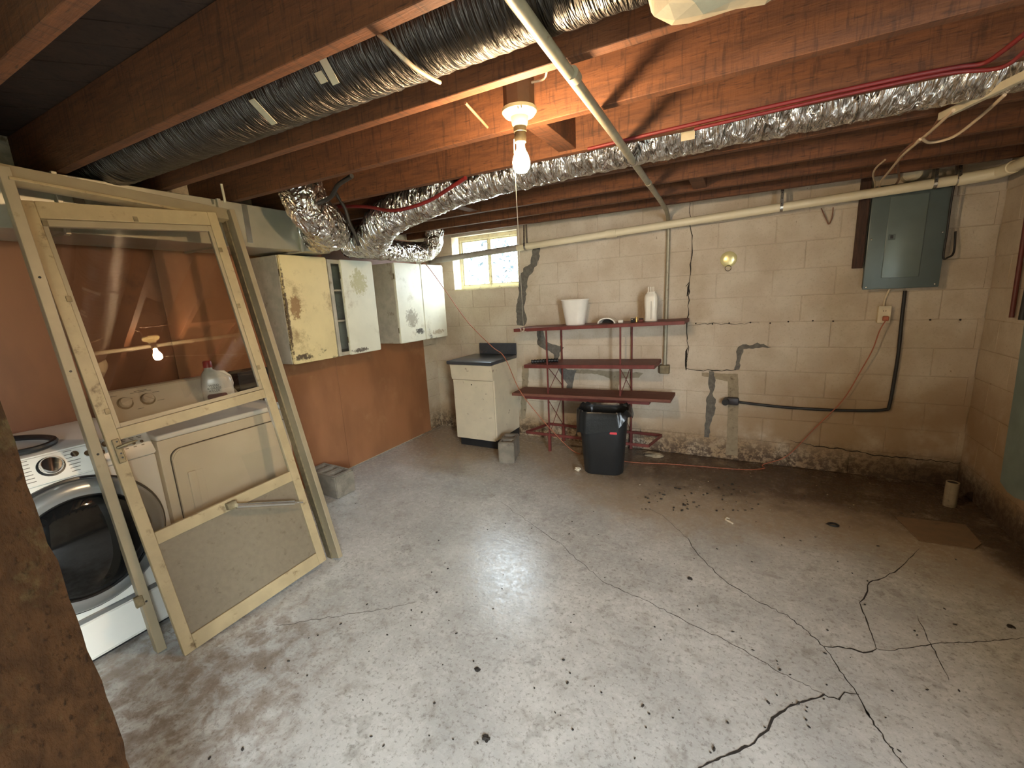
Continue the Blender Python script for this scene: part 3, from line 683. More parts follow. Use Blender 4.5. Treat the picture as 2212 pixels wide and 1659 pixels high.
# round door
DC = Vector((WF, 0.590, 0.560)); DM = axis_to((1, 0, 0), DC)
b = NB(); lathe(b, [(0.300, 0.0), (0.300, 0.012), (0.292, 0.016), (0.290, 0.0)], 56, DM, False); obj('door_gap', b, MAT['dark_plastic'], t, True)
b = NB(); lathe(b, [(0.288, 0.0), (0.288, 0.03), (0.276, 0.046), (0.245, 0.058), (0.222, 0.052), (0.218, 0.03)], 56, DM, False); dr = obj('door_ring', b, MAT['grey_plastic'], t, True, 60)
b = NB(); lathe(b, [(0.2185, 0.030), (0.2185, 0.050), (0.205, 0.062), (0.18, 0.074), (0.13, 0.089), (0.07, 0.098), (0.0, 0.101)], 56, DM, False); obj('door_glass', b, MAT['washer_glass'], dr, True, 80)
b = NB(); lathe(b, [(0.228, 0.052), (0.2245, 0.0585), (0.219, 0.052)], 56, DM, False); obj('glass_rim', b, MAT['dark_plastic'], dr, True, 60)
b = NB(); bx(b, WF, WF + 0.006, WY0 + 0.01, WY1 - 0.01, 0.035, 0.205, 0.003); obj('lower_panel', b, MAT['white'], t)
b = NB(); bx(b, WF, WF + 0.010, WY0 + 0.01, WY1 - 0.01, 0.212, 0.236, 0.004); obj('trim_strip', b, MAT['grey_plastic'], t)
# rubber loop lying on the washer
b = NB(); pts = [Vector((-2.735 + 0.205 * math.cos(a), 0.515 + 0.115 * math.sin(a) + 0.03 * math.cos(a), 1.002 + 0.003 * math.sin(2 * a))) for a in [2 * PI * k / 44 for k in range(44)]]
tube(b, pts, 0.013, 8, closed=True)
tag(obj('rubber_hose_loop', b, MAT['black'], None, True, origin=(-2.735, 0.515, 0.986)), 'dark rubber hose loop lying on top of the washing machine', 'hose')

# ------------------------------------------------------------------ dryer
DX, DY0, DY1 = -2.47, 0.922, 1.605
t = thing('clothes_dryer', 'warm white clothes dryer with two knobs on its raised back console', 'dryer', ((DX - 3.12) / 2, (DY0 + DY1) / 2, 0))
b = NB(); bx(b, -3.12, DX, DY0, DY1, 0.02, 0.915, 0.010, seg=2); obj('body', b, MAT['white2'], t, True)
b = NB(); bx(b, -3.09, DX - 0.03, DY0 + 0.02, DY1 - 0.02, 0.0, 0.02); obj('base', b, MAT['dark_plastic'], t)
b = NB(); bx(b, -3.12, DX + 0.008, DY0 - 0.001, DY1 + 0.001, 0.9155, 0.945, 0.010, seg=3); tp = obj('top_panel', b, MAT['white'], t, True)
b = NB(); prism(b, [(-3.12, DY0, 0.946), (-2.965, DY0, 0.946), (-2.985, DY0, 0.975), (-3.06, DY0, 1.105), (-3.075, DY0, 1.112), (-3.12, DY0, 1.112)], (0, DY1 - DY0 + 0.02, 0))
for v in b.verts:
    if v.co.y > DY1 and v.co.z > 1.0: v.co.y -= 0.055
bmesh.ops.bevel(b, geom=b.edges[:], offset=0.006, segments=2, affect='EDGES'); cs = obj('console', b, MAT['white2'], t, True)
cn = Vector((0.13, 0, 0.075)).normalized(); cu = Vector((-0.075, 0, 0.13)).normalized()
def cp(y, s, c=0.0): return Vector((-2.985, y, 0.975)) + cu * s + cn * c
for y, an in ((1.03, 0.2), (1.135, -0.7)):
    b = NB(); lathe(b, [(0.036, 0), (0.036, 0.003), (0.030, 0.004)], 28, axis_to(cn, cp(y, 0.075))); dl = obj('dial_ring', b, MAT['oldmetal'], cs, True)
    b = NB(); M = axis_to(cn, cp(y, 0.075)); lathe(b, [(0.028, 0.003), (0.027, 0.020), (0.024, 0.024), (0.0, 0.025)], 28, M); bx(b, -0.003, 0.003, -0.024, 0.024, 0.024, 0.032, 0.001, M @ Matrix.Rotation(an, 4, 'Z')); obj('knob', b, MAT['white2'], cs, True)
b = NB(); Mx = basis(cp(1.12, 0.075, 0.0008), (0, 1, 0), cu)
for x0, x1, yy in ((-0.05, 0.05, 0.052), (-0.03, 0.03, 0.060), (-0.075, -0.05, 0.02), (0.05, 0.085, 0.035), (0.055, 0.09, -0.02), (-0.15, -0.11, 0.052), (-0.05, -0.02, -0.048)):
    bx(b, x0, x1, yy - 0.0014, yy + 0.0014, 0, 0.0004, 0, Mx)
obj('console_lettering', b, MAT['print'], cs)
# front door with a rounded outline and a recessed pull
zc0, zc1, yc0, yc1 = 0.34, 0.855, 0.965, 1.585
pr = rrect(yc1 - yc0, zc1 - zc0, 0.05, 6)
b = NB(); prism(b, [(DX + 0.001, (yc0 + yc1) / 2 + p[0] * 1.012, (zc0 + zc1) / 2 + p[1] * 1.014) for p in pr], (0.003, 0, 0)); obj('door_gap', b, MAT['dark_plastic'], t)
b = NB(); prism(b, [(DX + 0.0045, (yc0 + yc1) / 2 + p[0], (zc0 + zc1) / 2 + p[1]) for p in pr], (0.014, 0, 0))
bmesh.ops.bevel(b, geom=[e for e in b.edges if all(v.co.x > DX + 0.015 for v in e.verts)], offset=0.005, segments=2, affect='EDGES'); dd = obj('door', b, MAT['white2'], t, True)
b = NB(); hx = DX + 0.0187; bx(b, hx, hx + 0.012, 1.012, 1.050, 0.525, 0.725, 0.005, seg=2); hh = obj('handle', b, MAT['white2'], dd, True)
b = NB(); bx(b, hx, hx + 0.002, 1.051, 1.085, 0.53, 0.72, 0.001); obj('handle_recess', b, MAT['white2'], dd)
# jug on the dryer
jb = Vector((-2.90, 1.455, 0.9455))
t = thing('weed_killer_jug', 'translucent weed and grass killer jug with a red cap on the dryer', 'jug', tuple(jb), -0.42)
b = NB(); Mj = LRS(jb, (0, 0, -0.42 + PI / 2), None)
def loft(bm, secs, M, n=7):
    R = []
    for w, d, z, r_, ox in secs: R.append([bm.verts.new(M @ Vector((x + ox, y, z))) for x, y in rrect(w, d, r_, n)])
    for A, B_ in zip(R, R[1:]):
        for k in range(len(A)): bm.faces.new((A[k], A[(k + 1) % len(A)], B_[(k + 1) % len(A)], B_[k]))
    bm.faces.new(R[0]); bm.faces.new(R[-1])
loft(b, [(0.15, 0.085, 0, 0.03, 0), (0.165, 0.095, 0.008, 0.035, 0), (0.168, 0.096, 0.12, 0.035, 0), (0.155, 0.09, 0.165, 0.035, 0), (0.10, 0.07, 0.20, 0.03, -0.02), (0.045, 0.045, 0.222, 0.02, -0.03), (0.042, 0.042, 0.235, 0.02, -0.03)], Mj)
obj('bottle', b, MAT['jug'], t, True, 50)
b = NB(); lathe(b, [(0.024, 0.2355), (0.024, 0.27), (0.020, 0.276), (0, 0.276)], 18, Mj @ Matrix.Translation((-0.03, 0, 0))); obj('cap', b, MAT['jugred'], t, True)
b = NB(); tube(b, [Mj @ Vector(p) for p in ((0.005, 0, 0.20), (0.045, 0, 0.196), (0.072, 0, 0.165), (0.078, 0, 0.12), (0.07, 0, 0.09))], 0.011, 8); obj('handle', b, MAT['milky'], t, True)
Mt = Mj @ basis((-0.005, -0.0485, 0), (1, 0, 0), (0, 0, 1))
for s_, z in (('WEED', 0.125), ('& GRASS', 0.108), ('KILLER', 0.091)):
    text_mesh('label_text', s_, 0.019, MAT['jugtext'], Mt @ Matrix.Translation((-0.015, z, 0.0)), t)
b = NB(); prism(b, [Mt @ Vector((x - 0.005, y + 0.055, 0)) for x, y in rrect(0.105, 0.036, 0.014, 4)], (Mt.to_3x3() @ Vector((0, 0, 0.0006)))); obj('label_panel', b, MAT['maroon'], t)
b = NB(); prism(b, [Mt @ Vector((x - 0.005, y + 0.022, 0)) for x, y in rrect(0.095, 0.014, 0.004, 2)], (Mt.to_3x3() @ Vector((0, 0, 0.0006)))); obj('label_strip', b, MAT['maroon'], t)
# dark ribbed box between dryer and cabinets
t = thing('dark_box', 'dark dull metal box on the brown panel beside the dryer console', 'vent', (-3.12, 1.79, 0.0))
b = NB(); bx(b, -3.188, -3.06, 1.68, 1.90, 0.0, 1.10, 0.006); obj('box', b, MAT['ductblack'], t)
b = NB(); bx(b, -3.0595, -3.045, 1.80, 1.815, 0.02, 1.09, 0.003); obj('rib', b, MAT['sheet'], t)

# ------------------------------------------------------------------ wall cabinets
CX = -2.885
def cabinet(label, y0, y1, z0, z1, mat, doors, open_from=None, group='wall cabinets on the brown panel'):
    t = thing('wall_cabinet', label, 'cabinet', (-3.03, (y0 + y1) / 2, z0), 0, group); xb = XL + 0.012
    b = NB(); th = 0.016
    bx(b, xb, CX, y0, y0 + th, z0, z1, 0.001); bx(b, xb, CX, y1 - th, y1, z0, z1, 0.001); bx(b, xb, CX, y0 + th, y1 - th, z0, z0 + th); bx(b, xb, CX, y0 + th, y1 - th, z1 - th, z1); bx(b, xb, xb + 0.006, y0 + th, y1 - th, z0 + th, z1 - th)
    obj('carcass', b, MAT['cabside'], t)
    for f in (0.36, 0.68):
        b = NB(); zz = z0 + (z1 - z0) * f; bx(b, xb + 0.007, CX - 0.01, y0 + th, y1 - th, zz, zz + 0.014); obj('shelf_board', b, MAT['cabside'], t)
    if open_from is not None:
        b = NB(); bx(b, CX + 0.0005, CX + 0.016, y0, y0 + 0.03, z0, z1, 0.001); bx(b, CX + 0.0005, CX + 0.016, y0 + 0.03, open_from + 0.03, z1 - 0.03, z1, 0.001); bx(b, CX + 0.0005, CX + 0.016, y0 + 0.03, open_from + 0.03, z0, z0 + 0.03, 0.001)
        obj('face_frame', b, MAT['cabside'], t)
    for (a, e, tilt) in doors:
        b = NB(); w, h = e - a, z1 - z0 + 0.004
        pr = [(p[0] + w / 2, p[1] + h / 2) for p in rrect(w, h, 0.014, 4)]
        prism(b, [(0, p[0], p[1]) for p in pr], (0.020, 0, 0)); bmesh.ops.bevel(b, geom=[x for x in b.edges if all(v.co.x > 0.019 for v in x.verts)], offset=0.005, segments=2, affect='EDGES')
        b.transform(Matrix.Translation((CX + (0.018 if open_from is not None else 0.002), a, z0 - 0.002)) @ Matrix.Rotation(tilt, 4, 'Z'))
        dr = obj('cabinet_door', b, mat, t, True)
        b = NB(); bx(b, 0.004, 0.012, -0.006, -0.001, 0.10, 0.15); bx(b, 0.004, 0.012, -0.006, -0.001, h - 0.15, h - 0.10)
        b.transform(Matrix.Translation((CX + (0.018 if open_from is not None else 0.002), a, z0)) @ Matrix.Rotation(tilt, 4, 'Z')); obj('hinge', b, MAT['oldmetal'], dr)
    return t
cabinet('warm-tinted wall cabinet with one big rust-stained door', 1.975, 2.375, 1.112, 1.885, MAT['cab1'], [(1.977, 2.373, 0)])
cabinet('pale wall cabinet with a gap beside its narrow door and three dark shelves', 2.385, 2.83, 1.112, 1.875, MAT['cab2'], [(2.488, 2.832, 0)], 2.48)
cabinet('off-white two-door wall cabinet next to the small window', 3.112, 3.862, 1.13, 1.882, MAT['cab2'], [(3.114, 3.487, 0), (3.491, 3.861, 0)])

# ------------------------------------------------------------------ sheet-metal trunk duct along the left wall
t = thing('trunk_duct', 'galvanised rectangular trunk duct above the wall cabinets', 'duct', (-2.95, 0.5, 1.9))
PX = -2.74
b = NB(); bx(b, XL + 0.02, PX, -2.3, 2.32, 1.905, ZT - 0.006, 0.003); du = obj('duct_body', b, MAT['sheet'], t)
for y in (2.06, 0.86, 1.55, -0.4):
    b = NB(); bx(b, PX + 0.0005, PX + 0.022, y, y + 0.02, 1.895, ZT - 0.003, 0.002); bx(b, XL + 0.02, PX, y, y + 0.02, 1.893, 1.9045, 0.001); obj('standing_seam', b, MAT['sheet'], t)
b = NB(); bx(b, PX + 0.0005, PX + 0.003, 1.70, 1.735, 1.93, ZT - 0.01, 0.0008); obj('tape_strip', b, MAT['steel'], t)
b = NB(); bx(b, PX + 0.0005, PX + 0.003, 0.92, 0.96, 1.93, ZT - 0.01, 0.0008); obj('tape_strip', b, MAT['steel'], t)

# ------------------------------------------------------------------ foil flex ducts
def flex(name, label, pts, r, mat, seed, per=40, seg=30, wr=0.07, group='foil flexible ducts under the joists'):
    P = smooth_path(pts, per); sd = Vector((seed * 3.1, seed * 1.7, seed))
    L = sum((q - p).length for p, q in zip(P, P[1:])); n = max(20, int(L / 0.014)); Q = []
    # resample
    acc = 0; tgt = 0; step = L / n; Q.append(P[0])
    for p, q in zip(P, P[1:]):
        d = (q - p).length
        while acc + d >= tgt + step and len(Q) < n:
            tgt += step; Q.append(p.lerp(q, (tgt - acc) / d))
        acc += d
    Q.append(P[-1]); b = NB()
    def rad(s, a):
        S = s * L; v = Vector((math.cos(a) * 1.6, math.sin(a) * 1.6, S * 16)) + sd
        rib = 0.010 * math.sin(S * 2 * PI / 0.048)
        fold = (0.35 - abs(noise.noise(v))) * wr * 1.3 + (0.3 - abs(noise.noise(Vector((v.x * 2.2 + v.z * 0.3, v.y * 2.2, v.z * 1.9))))) * wr * 0.8 + noise.noise(Vector((v.x * 5, v.y * 5, v.z * 3.5))) * wr * 0.25
        return r * (1 + rib + fold)
    tube(b, Q, rad, seg)
    return tag(obj(name, b, mat, None, True, 24, origin=tuple(Q[0])), label, 'duct', group)
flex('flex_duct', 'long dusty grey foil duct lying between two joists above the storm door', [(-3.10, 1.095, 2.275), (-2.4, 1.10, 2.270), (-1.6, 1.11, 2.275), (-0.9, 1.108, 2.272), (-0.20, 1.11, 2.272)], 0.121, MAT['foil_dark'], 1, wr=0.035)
flex('flex_duct', 'shiny crinkled foil duct running beside the red pipe to the right wall', [(1.42, 2.32, 2.255), (0.6, 2.31, 2.252), (-0.2, 2.315, 2.248), (-0.9, 2.32, 2.235), (-1.5, 2.32, 2.20), (-1.95, 2.30, 2.12), (-2.15, 2.28, 2.05), (-2.32, 2.36, 1.98), (-2.50, 2.46, 1.975), (-2.68, 2.46, 2.0)], 0.112, MAT['foil'], 2, wr=0.13)
flex('flex_duct', 'short fat foil elbow rising from the trunk duct end beside the seam', [(-2.70, 2.19, 2.03), (-2.60, 2.16, 2.02), (-2.47, 2.11, 2.022), (-2.40, 2.01, 2.035), (-2.385, 1.90, 2.12), (-2.42, 1.88, 2.26)], 0.125, MAT['foil_y'], 3, wr=0.16)
flex('flex_duct', 'foil duct above the two-door cabinet turning up near the small window', [(-2.86, 2.60, 1.99), (-2.84, 3.0, 1.985), (-2.82, 3.4, 1.99), (-2.77, 3.55, 2.02), (-2.72, 3.57, 2.12), (-2.70, 3.56, 2.26)], 0.088, MAT['foil_y'], 4, wr=0.14)
# beige wrapped boot at the end of the dusty duct
b = NB(); bmesh.ops.create_icosphere(b, subdivisions=3, radius=1.0); r = random.Random(5)
for v in b.verts:
    n_ = noise.noise(v.co * 1.9 + Vector((3, 1, 2)))
    v.co = Vector((round(v.co.x * 3.5) / 3.5 * 0.4 + v.co.x * 0.6, v.co.y, round(v.co.z * 2.5) / 2.5 * 0.35 + v.co.z * 0.65))
    v.co = Vector((v.co.x * 0.175, v.co.y * 0.135, v.co.z * 0.118)) * (1 + 0.16 * n_) + Vector((-0.05, 1.095, 2.185))
t = thing('wrapped_duct_boot', 'beige taped duct boot bulging below the joists', 'duct boot', (-0.04, 1.095, 2.05))
obj('wrap', b, MAT['tape'], t)
b = NB(); tube(b, [(-0.195 + 0.02 * k, 1.10, 2.265) for k in range(3)], lambda s, a: 0.124 + 0.006 * math.sin(5 * a), 22); obj('collar', b, MAT['steel'], t, True)
# paper tags and strap on the ducts
for (u, v, y, nm, w, h) in [(567, 245, 1.03, 'long beige tape scrap stuck on the dusty duct', 0.03, 0.09), (681, 178, 0.99, 'small square paper tag on the dusty duct near the joist', 0.03, 0.03), (697, 158, 0.985, 'brown paper strip hanging on the dusty duct by the joist', 0.028, 0.075)]:
    p = ony(u, v, y); d = Vector((0, 1.108 - p.y, 2.273 - p.z)); d.normalize(); p = Vector((p.x, 1.108, 2.273)) - d * 0.1275
    b = NB(); Mx = basis(p, (1, 0, 0), Vector((0, -d.z, d.y))); bx(b, -w / 2, w / 2, -h / 2, h / 2, -0.001, 0.001, 0, Mx); tag(obj('paper_tag', b, MAT['tape'], None, origin=tuple(p)), nm, 'tag')
p = Vector((-0.30, 2.31, 2.128)); p = ony(1487, 296, 2.21); b = NB(); bx(b, p.x - 0.028, p.x + 0.028, p.y - 0.02, p.y - 0.018, p.z - 0.018, p.z + 0.018); tag(obj('paper_tag', b, MAT['tape'], None, origin=tuple(p)), 'small paper label on the shiny foil duct', 'tag')

# ------------------------------------------------------------------ pipes
def pipe(name, label, cat, pts, r, mat, seg=14, group=None):
    b = NB(); tube(b, pts, r, seg); return tag(obj(name, b, mat, None, True, origin=tuple(pts[0])), label, cat, group)
# galvanised conduit: under the joists, then down the wall
t = thing('conduit', 'thin galvanised conduit crossing under the joists and dropping down the block wall', 'conduit', (-0.5, 2.0, 2.13))
P = [Vector((-0.425, 0.35, ZT - 0.024)), Vector((-0.462, 0.95, ZT - 0.024)), Vector((-0.49, 1.9, ZT - 0.024)), Vector((-0.545, 3.3, ZT - 0.024)), Vector((-0.57, 3.80, ZT - 0.024)), Vector((-0.578, 3.95, ZT - 0.045)), Vector((-0.582, 4.02, ZT - 0.11)), Vector((-0.582, 4.036, ZT - 0.22)), Vector((-0.585, 4.036, 1.5)), Vector((-0.587, 4.036, 0.84))]
b = NB(); tube(b, P, 0.0165, 14); obj('pipe', b, MAT['galv'], t, True)
b = NB(); bx(b, -0.63, -0.545, 4.008, 4.058, 0.765, 0.845, 0.004); obj('end_fitting', b, MAT['oldmetal'], t)
for k in (2, 5):
    b = NB(); q = P[0].lerp(P[3], k / 6); tube(b, [q + (P[3] - P[0]).normalized() * s for s in (-0.02, 0.02)], 0.019, 14); obj('coupling', b, MAT['galv'], t, True)
# pvc drain
t = thing('drain_pipe', 'cream plastic drain pipe sloping along the block wall in front of the window', 'pipe', (-0.8, 3.9, 2.03))
A = Vector((-3.05, 3.90, 1.945)); B_ = Vector((1.22, 3.90, 2.108)); C_ = Vector((1.36, 3.80, 2.118))
P = [A, B_, Vector((1.29, 3.89, 2.112)), Vector((1.34, 3.86, 2.115)), C_, Vector((1.37, 2.2, 2.128))]
q = A.lerp(B_, (-1.97 - A.x) / (B_.x - A.x)); b = NB(); tube(b, [q, B_], 0.031, 18); obj('long_run', b, MAT['pvc'], t, True)
b = NB(); tube(b, [A, q - Vector((0.001, 0, 0))], 0.030, 18); obj('grey_run', b, MAT['greypipe'], t, True)
b = NB(); tube(b, [B_ - Vector((0.05, 0, 0.002))] + P[2:5] + [P[4] + Vector((0, -0.05, 0))], 0.037, 18); obj('elbow', b, MAT['pvc'], t, True)
b = NB(); tube(b, [C_ - Vector((0, 0.03, 0)), P[5]], 0.031, 18); obj('return_run', b, MAT['pvc'], t, True)
q = A.lerp(B_, (-1.04 - A.x) / (B_.x - A.x)); b = NB(); tube(b, [q - Vector((0.045, 0, 0)), q + Vector((0.045, 0, 0))], 0.037, 18); obj('coupling', b, MAT['pvc'], t, True)
def strap(label, x, y, zp, yj, group='perforated pipe straps'):
    t = thing('pipe_strap', label, 'strap', (x, y, zp), 0, group)
    b = NB(); n = 14; pts = []
    for k in range(n + 1):
        a = PI + PI * k / n; pts.append(Vector((x, y + 0.034 * math.cos(a), zp + 0.034 * math.sin(a))))
    pts = [Vector((x, y - 0.034 + (yj - y + 0.02), ZT + 0.06))] + pts + [Vector((x, y + 0.034, ZT + 0.075))]
    for p, q in zip(pts, pts[1:]): beam(b, p, q, 0.018, 0.002, Vector((0, (p + q).y / 2 - y, (p + q).z / 2 - zp)) + Vector((0, 1e-3, 0)))
    o = obj('band', b, MAT['steel'], t)
    b = NB()
    for k in range(4): lathe(b, [(0.0, 0.0), (0.004, 0.0), (0.004, 0.001)], 8, axis_to((0, -1, 0), (x, pts[0].y + (pts[1].y - pts[0].y) * (k + 0.5) / 4 - 0.002, pts[0].z + (pts[1].z - pts[0].z) * (k + 0.5) / 4)))
    obj('strap_holes', b, MAT['crack'], t)
def zpipe(x): return A.z + (B_.z - A.z) * (x - A.x) / (B_.x - A.x)
for x, lb in ((0.225, 'perforated metal strap holding the drain pipe left of the grey panel'), (-1.88, 'perforated metal strap holding the drain pipe beside the small window'), (1.06, 'dark perforated strap round the drain pipe above the grey panel'), (1.17, 'dark perforated strap round the drain pipe next to its elbow')):
    strap(lb, x, 3.90, zpipe(x), 3.90)

# lamp ---------------------------------------------------------------
LX, LY = -0.690, 1.425
t = thing('ceiling_lamp', 'bare lit light bulb on a yellowed porcelain holder under the joists', 'lamp', (LX, LY, 2.0))
b = NB(); lathe(b, [(0.052, 2.225), (0.052, 2.135), (0.050, 2.133), (0.0, 2.133)], 8, Matrix.Translation((LX, LY, 0)) @ Matrix.Rotation(0.39, 4, 'Z')); obj('junction_box', b, MAT['rustbox'], t)
b = NB(); lathe(b, [(0.0, 2.1335), (0.058, 2.1325), (0.058, 2.122), (0.050, 2.112), (0.030, 2.108), (0.026, 2.085), (0.022, 2.078), (0.0, 2.078)], 32, Matrix.Translation((LX, LY, 0)), False); hl = obj('porcelain_holder', b, MAT['porcelain'], t, True)
for s in (-1, 1):
    b = NB(); bx(b, LX + 0.026 + s * 0.006, LX + 0.028 + s * 0.006, LY - 0.053, LY - 0.050, 2.113, 2.121); obj('outlet_slot', b, MAT['crack'], hl)
b = NB(); lathe(b, [(0.0, 2.0785), (0.022, 2.0775), (0.022, 2.062), (0.019, 2.060), (0.021, 2.045), (0.019, 2.030), (0.0, 2.030)], 20, Matrix.Translation((LX, LY, 0)), False); obj('socket_adapter', b, MAT['oldmetal'], t, True)
b = NB(); lathe(b, [(0.0135, 2.0295), (0.0135, 2.014), (0.016, 2.006), (0.026, 1.985), (0.030, 1.968), (0.028, 1.950), (0.018, 1.937), (0.0, 1.932)], 24, Matrix.Translation((LX, LY, 0))); obj('bulb', b, MAT['bulb'], t, True, 80)
b = NB(); tube(b, smooth_path([(LX + 0.045, LY, 2.20), (LX + 0.09, LY + 0.02, 2.215), (LX + 0.12, LY - 0.05, 2.26), (LX + 0.13, LY - 0.08, 2.33)], 6), 0.004, 6); obj('feed_cable', b, MAT['tancable'], t, True)
# pull string from the lamp to the shelf
sp = ony(1131, 712, 3.69)
b = NB(); q0 = Vector((LX - 0.024, LY, 2.045)); pts = [q0, Vector((LX - 0.028, LY + 0.004, 1.95))] + [Vector((LX - 0.028, LY + 0.004, 1.95)).lerp(sp, k / 10) - Vector((0, 0, 0.012 * math.sin(PI * k / 10))) for k in range(1, 11)]
tube(b, pts, 0.0016, 5)
t = thing('pull_string', 'thin white pull string from the lamp tied to the red shelf', 'string', tuple(q0)); obj('cord', b, MAT['string'], t)
b = NB()
for a0 in (0.4, 2.2, 3.6):
    tube(b, [sp + Vector((0.035 * math.cos(a0) * k / 5 + 0.012 * math.sin(k * 1.3), -0.008 - 0.002 * k, 0.02 * math.sin(a0 + k))) for k in range(6)], 0.0018, 5)
obj('bow', b, MAT['string'], t)

# ------------------------------------------------------------------ base cabinet with black top
t = thing('base_cabinet', 'narrow white base cabinet with a black laminate top and splashback in the corner', 'cabinet', (-2.35, 3.75, 0))
x0, x1, yf, yb = -2.585, -2.105, 3.535, 4.03
b = NB(); bx(b, x0, x1, yf, yb, 0.10, 0.875, 0.002); obj('carcass', b, MAT['sinkwhite'], t)
b = NB(); bx(b, x0 + 0.01, x1 - 0.005, yf + 0.03, yb, 0.0, 0.0995); obj('toe_kick', b, MAT['toekick'], t)
b = NB(); bx(b, x0, x1 - 0.012, yf - 0.020, yf - 0.001, 0.095, 0.715, 0.003); dr = obj('cabinet_door', b, MAT['sinkwhite'], t)
b = NB(); lathe(b, [(0.0, 0.0), (0.006, 0.0), (0.007, 0.003), (0, 0.004)], 10, axis_to((0, -1, 0), (-2.36, yf - 0.0198, 0.672))); obj('knob_hole', b, MAT['crack'], dr)
b = NB(); prism(b, [(x0 - 0.012, yf - 0.001, 0.722), (x0 - 0.012, yf - 0.022, 0.722), (x0 - 0.012, yf - 0.038, 0.872), (x0 - 0.012, yf - 0.001, 0.872)], (x1 - x0 + 0.012, 0, 0)); obj('drawer_front', b, MAT['sinkwhite'], t)
b = NB(); bx(b, x0 - 0.045, x1 + 0.008, yf - 0.055, yb + 0.002, 0.8755, 0.912, 0.010, seg=2); tp = obj('worktop', b, MAT['laminate'], t, True)
b = NB(); bx(b, x0 + 0.03, x1 + 0.008, yb - 0.022, yb + 0.002, 0.9125, 1.035, 0.004); obj('splashback', b, MAT['laminate'], t)

# ------------------------------------------------------------------ cinder blocks
def cinder(label, loc, rz, L, W, H, holes):
    t = thing('cinder_block', label, 'cinder block', loc, rz, 'loose cinder blocks')
    b = NB(); n = len(holes); xs = [-L / 2] + [v for h in holes for v in (h[0] - h[1] / 2, h[0] + h[1] / 2)] + [L / 2]
    hy = holes[0][2] / 2; ys = [-W / 2, -hy, hy, W / 2]
    def grid(z): return [[b.verts.new((x, y, z)) for y in ys] for x in xs]
    T, Bt = grid(H), grid(0); Dp = H * 0.75
    for i in range(len(xs) - 1):
        for j in range(3):
            hole = (j == 1 and i % 2 == 1)
            b.faces.new((Bt[i][j], Bt[i][j + 1], Bt[i + 1][j + 1], Bt[i + 1][j]))
            if not hole: b.faces.new((T[i][j], T[i + 1][j], T[i + 1][j + 1], T[i][j + 1]))
            else:
                q = [T[i][j], T[i + 1][j], T[i + 1][j + 1], T[i][j + 1]]
                cx = sum(v.co.x for v in q) / 4; cy = sum(v.co.y for v in q) / 4
                d = [b.verts.new((cx + (v.co.x - cx) * 0.85, cy + (v.co.y - cy) * 0.9, H - Dp)) for v in q]
                for k in range(4): b.faces.new((q[k], q[(k + 1) % 4], d[(k + 1) % 4], d[k]))
                b.faces.new(d)
    for i in range(len(xs) - 1):
        b.faces.new((Bt[i][0], Bt[i + 1][0], T[i + 1][0], T[i][0])); b.faces.new((Bt[i][3], T[i][3], T[i + 1][3], Bt[i + 1][3]))
    for j in range(3):
        b.faces.new((Bt[0][j], T[0][j], T[0][j + 1], Bt[0][j + 1])); b.faces.new((Bt[-1][j], Bt[-1][j + 1], T[-1][j + 1], T[-1][j]))
    bmesh.ops.recalc_face_normals(b, faces=b.faces)
    es = [e for e in b.edges if len(e.link_faces) == 2 and e.calc_face_angle(0) > 0.9]
    bmesh.ops.bevel(b, geom=es, offset=0.007, segments=2, affect='EDGES')
    r = random.Random(int(loc[0] * 100))
    for v in b.verts: v.co += Vector((r.uniform(-1, 1), r.uniform(-1, 1), r.uniform(-1, 0.3) if v.co.z > 0.01 else 0)) * 0.0018
    bmesh.ops.recalc_face_normals(b, faces=b.faces)
    me = bpy.data.meshes.new('block_body'); b.to_mesh(me); b.free(); link('block_body', me, MAT['cinder'], t, True, 40)
cinder('grey three-slot cinder block against the brown panel by the door frame', (-2.952, 2.205, 0), -0.03, 0.37, 0.185, 0.19, [(-0.115, 0.055, 0.13), (0.0, 0.055, 0.13), (0.115, 0.055, 0.13)])
cinder('grey two-slot cinder block standing beside the white base cabinet', (-1.90, 3.40, 0), PI / 2 + 0.30, 0.29, 0.15, 0.20, [(-0.07, 0.07, 0.095), (0.06, 0.07, 0.095)])

# ------------------------------------------------------------------ red shelf unit
t = thing('shelf_unit', 'rickety red metal shelf unit with four levels against the block wall', 'shelves', (-1.25, 3.87, 0))
PXS = {'lf': (-1.605, 3.70), 'lr': (-1.585, 4.035), 'rf': (-0.915, 3.72), 'rr': (-0.885, 4.035)}
for k, (x, y) in PXS.items():
    b = NB(); bx(b, x - 0.007, x + 0.007, y - 0.007, y + 0.007, 0.0, 1.20 + (0.02 if k[0] == 'r' else 0), 0.002); p = obj('leg', b, MAT['redmetal'], t)
    b = NB(); bx(b, x - 0.013, x + 0.013, y - 0.013, y + 0.013, 0.0, 0.17, 0.002); obj('foot', b, MAT['redmetal'], p)
def sheet(name, xa, xb, ya, yb_, za, zb, lip, mat, th=0.004):
    """tilted shelf with rolled lips: za at xa, zb at xb"""
    b = NB(); ang = math.atan2(zb - za, xb - xa); L = math.hypot(xb - xa, zb - za)
    M = LRS(Vector((xa, ya, za)), (0, -ang, 0), None); w = yb_ - ya
    bx(b, 0, L, 0, w, -th, 0, 0.001, M); bx(b, 0, L, 0, 0.006, -lip, -th, 0.001, M); bx(b, 0, L, w - 0.006, w, -lip, -th, 0.001, M)
    bx(b, 0, 0.006, 0.006, w - 0.006, -lip, -th, 0.001, M); bx(b, L - 0.006, L, 0.006, w - 0.006, -lip, -th, 0.001, M)
    return obj(name, b, mat, t)
def shelf_z(za, zb, xa, xb, x): return za + (zb - za) * (x - xa) / (xb - xa)
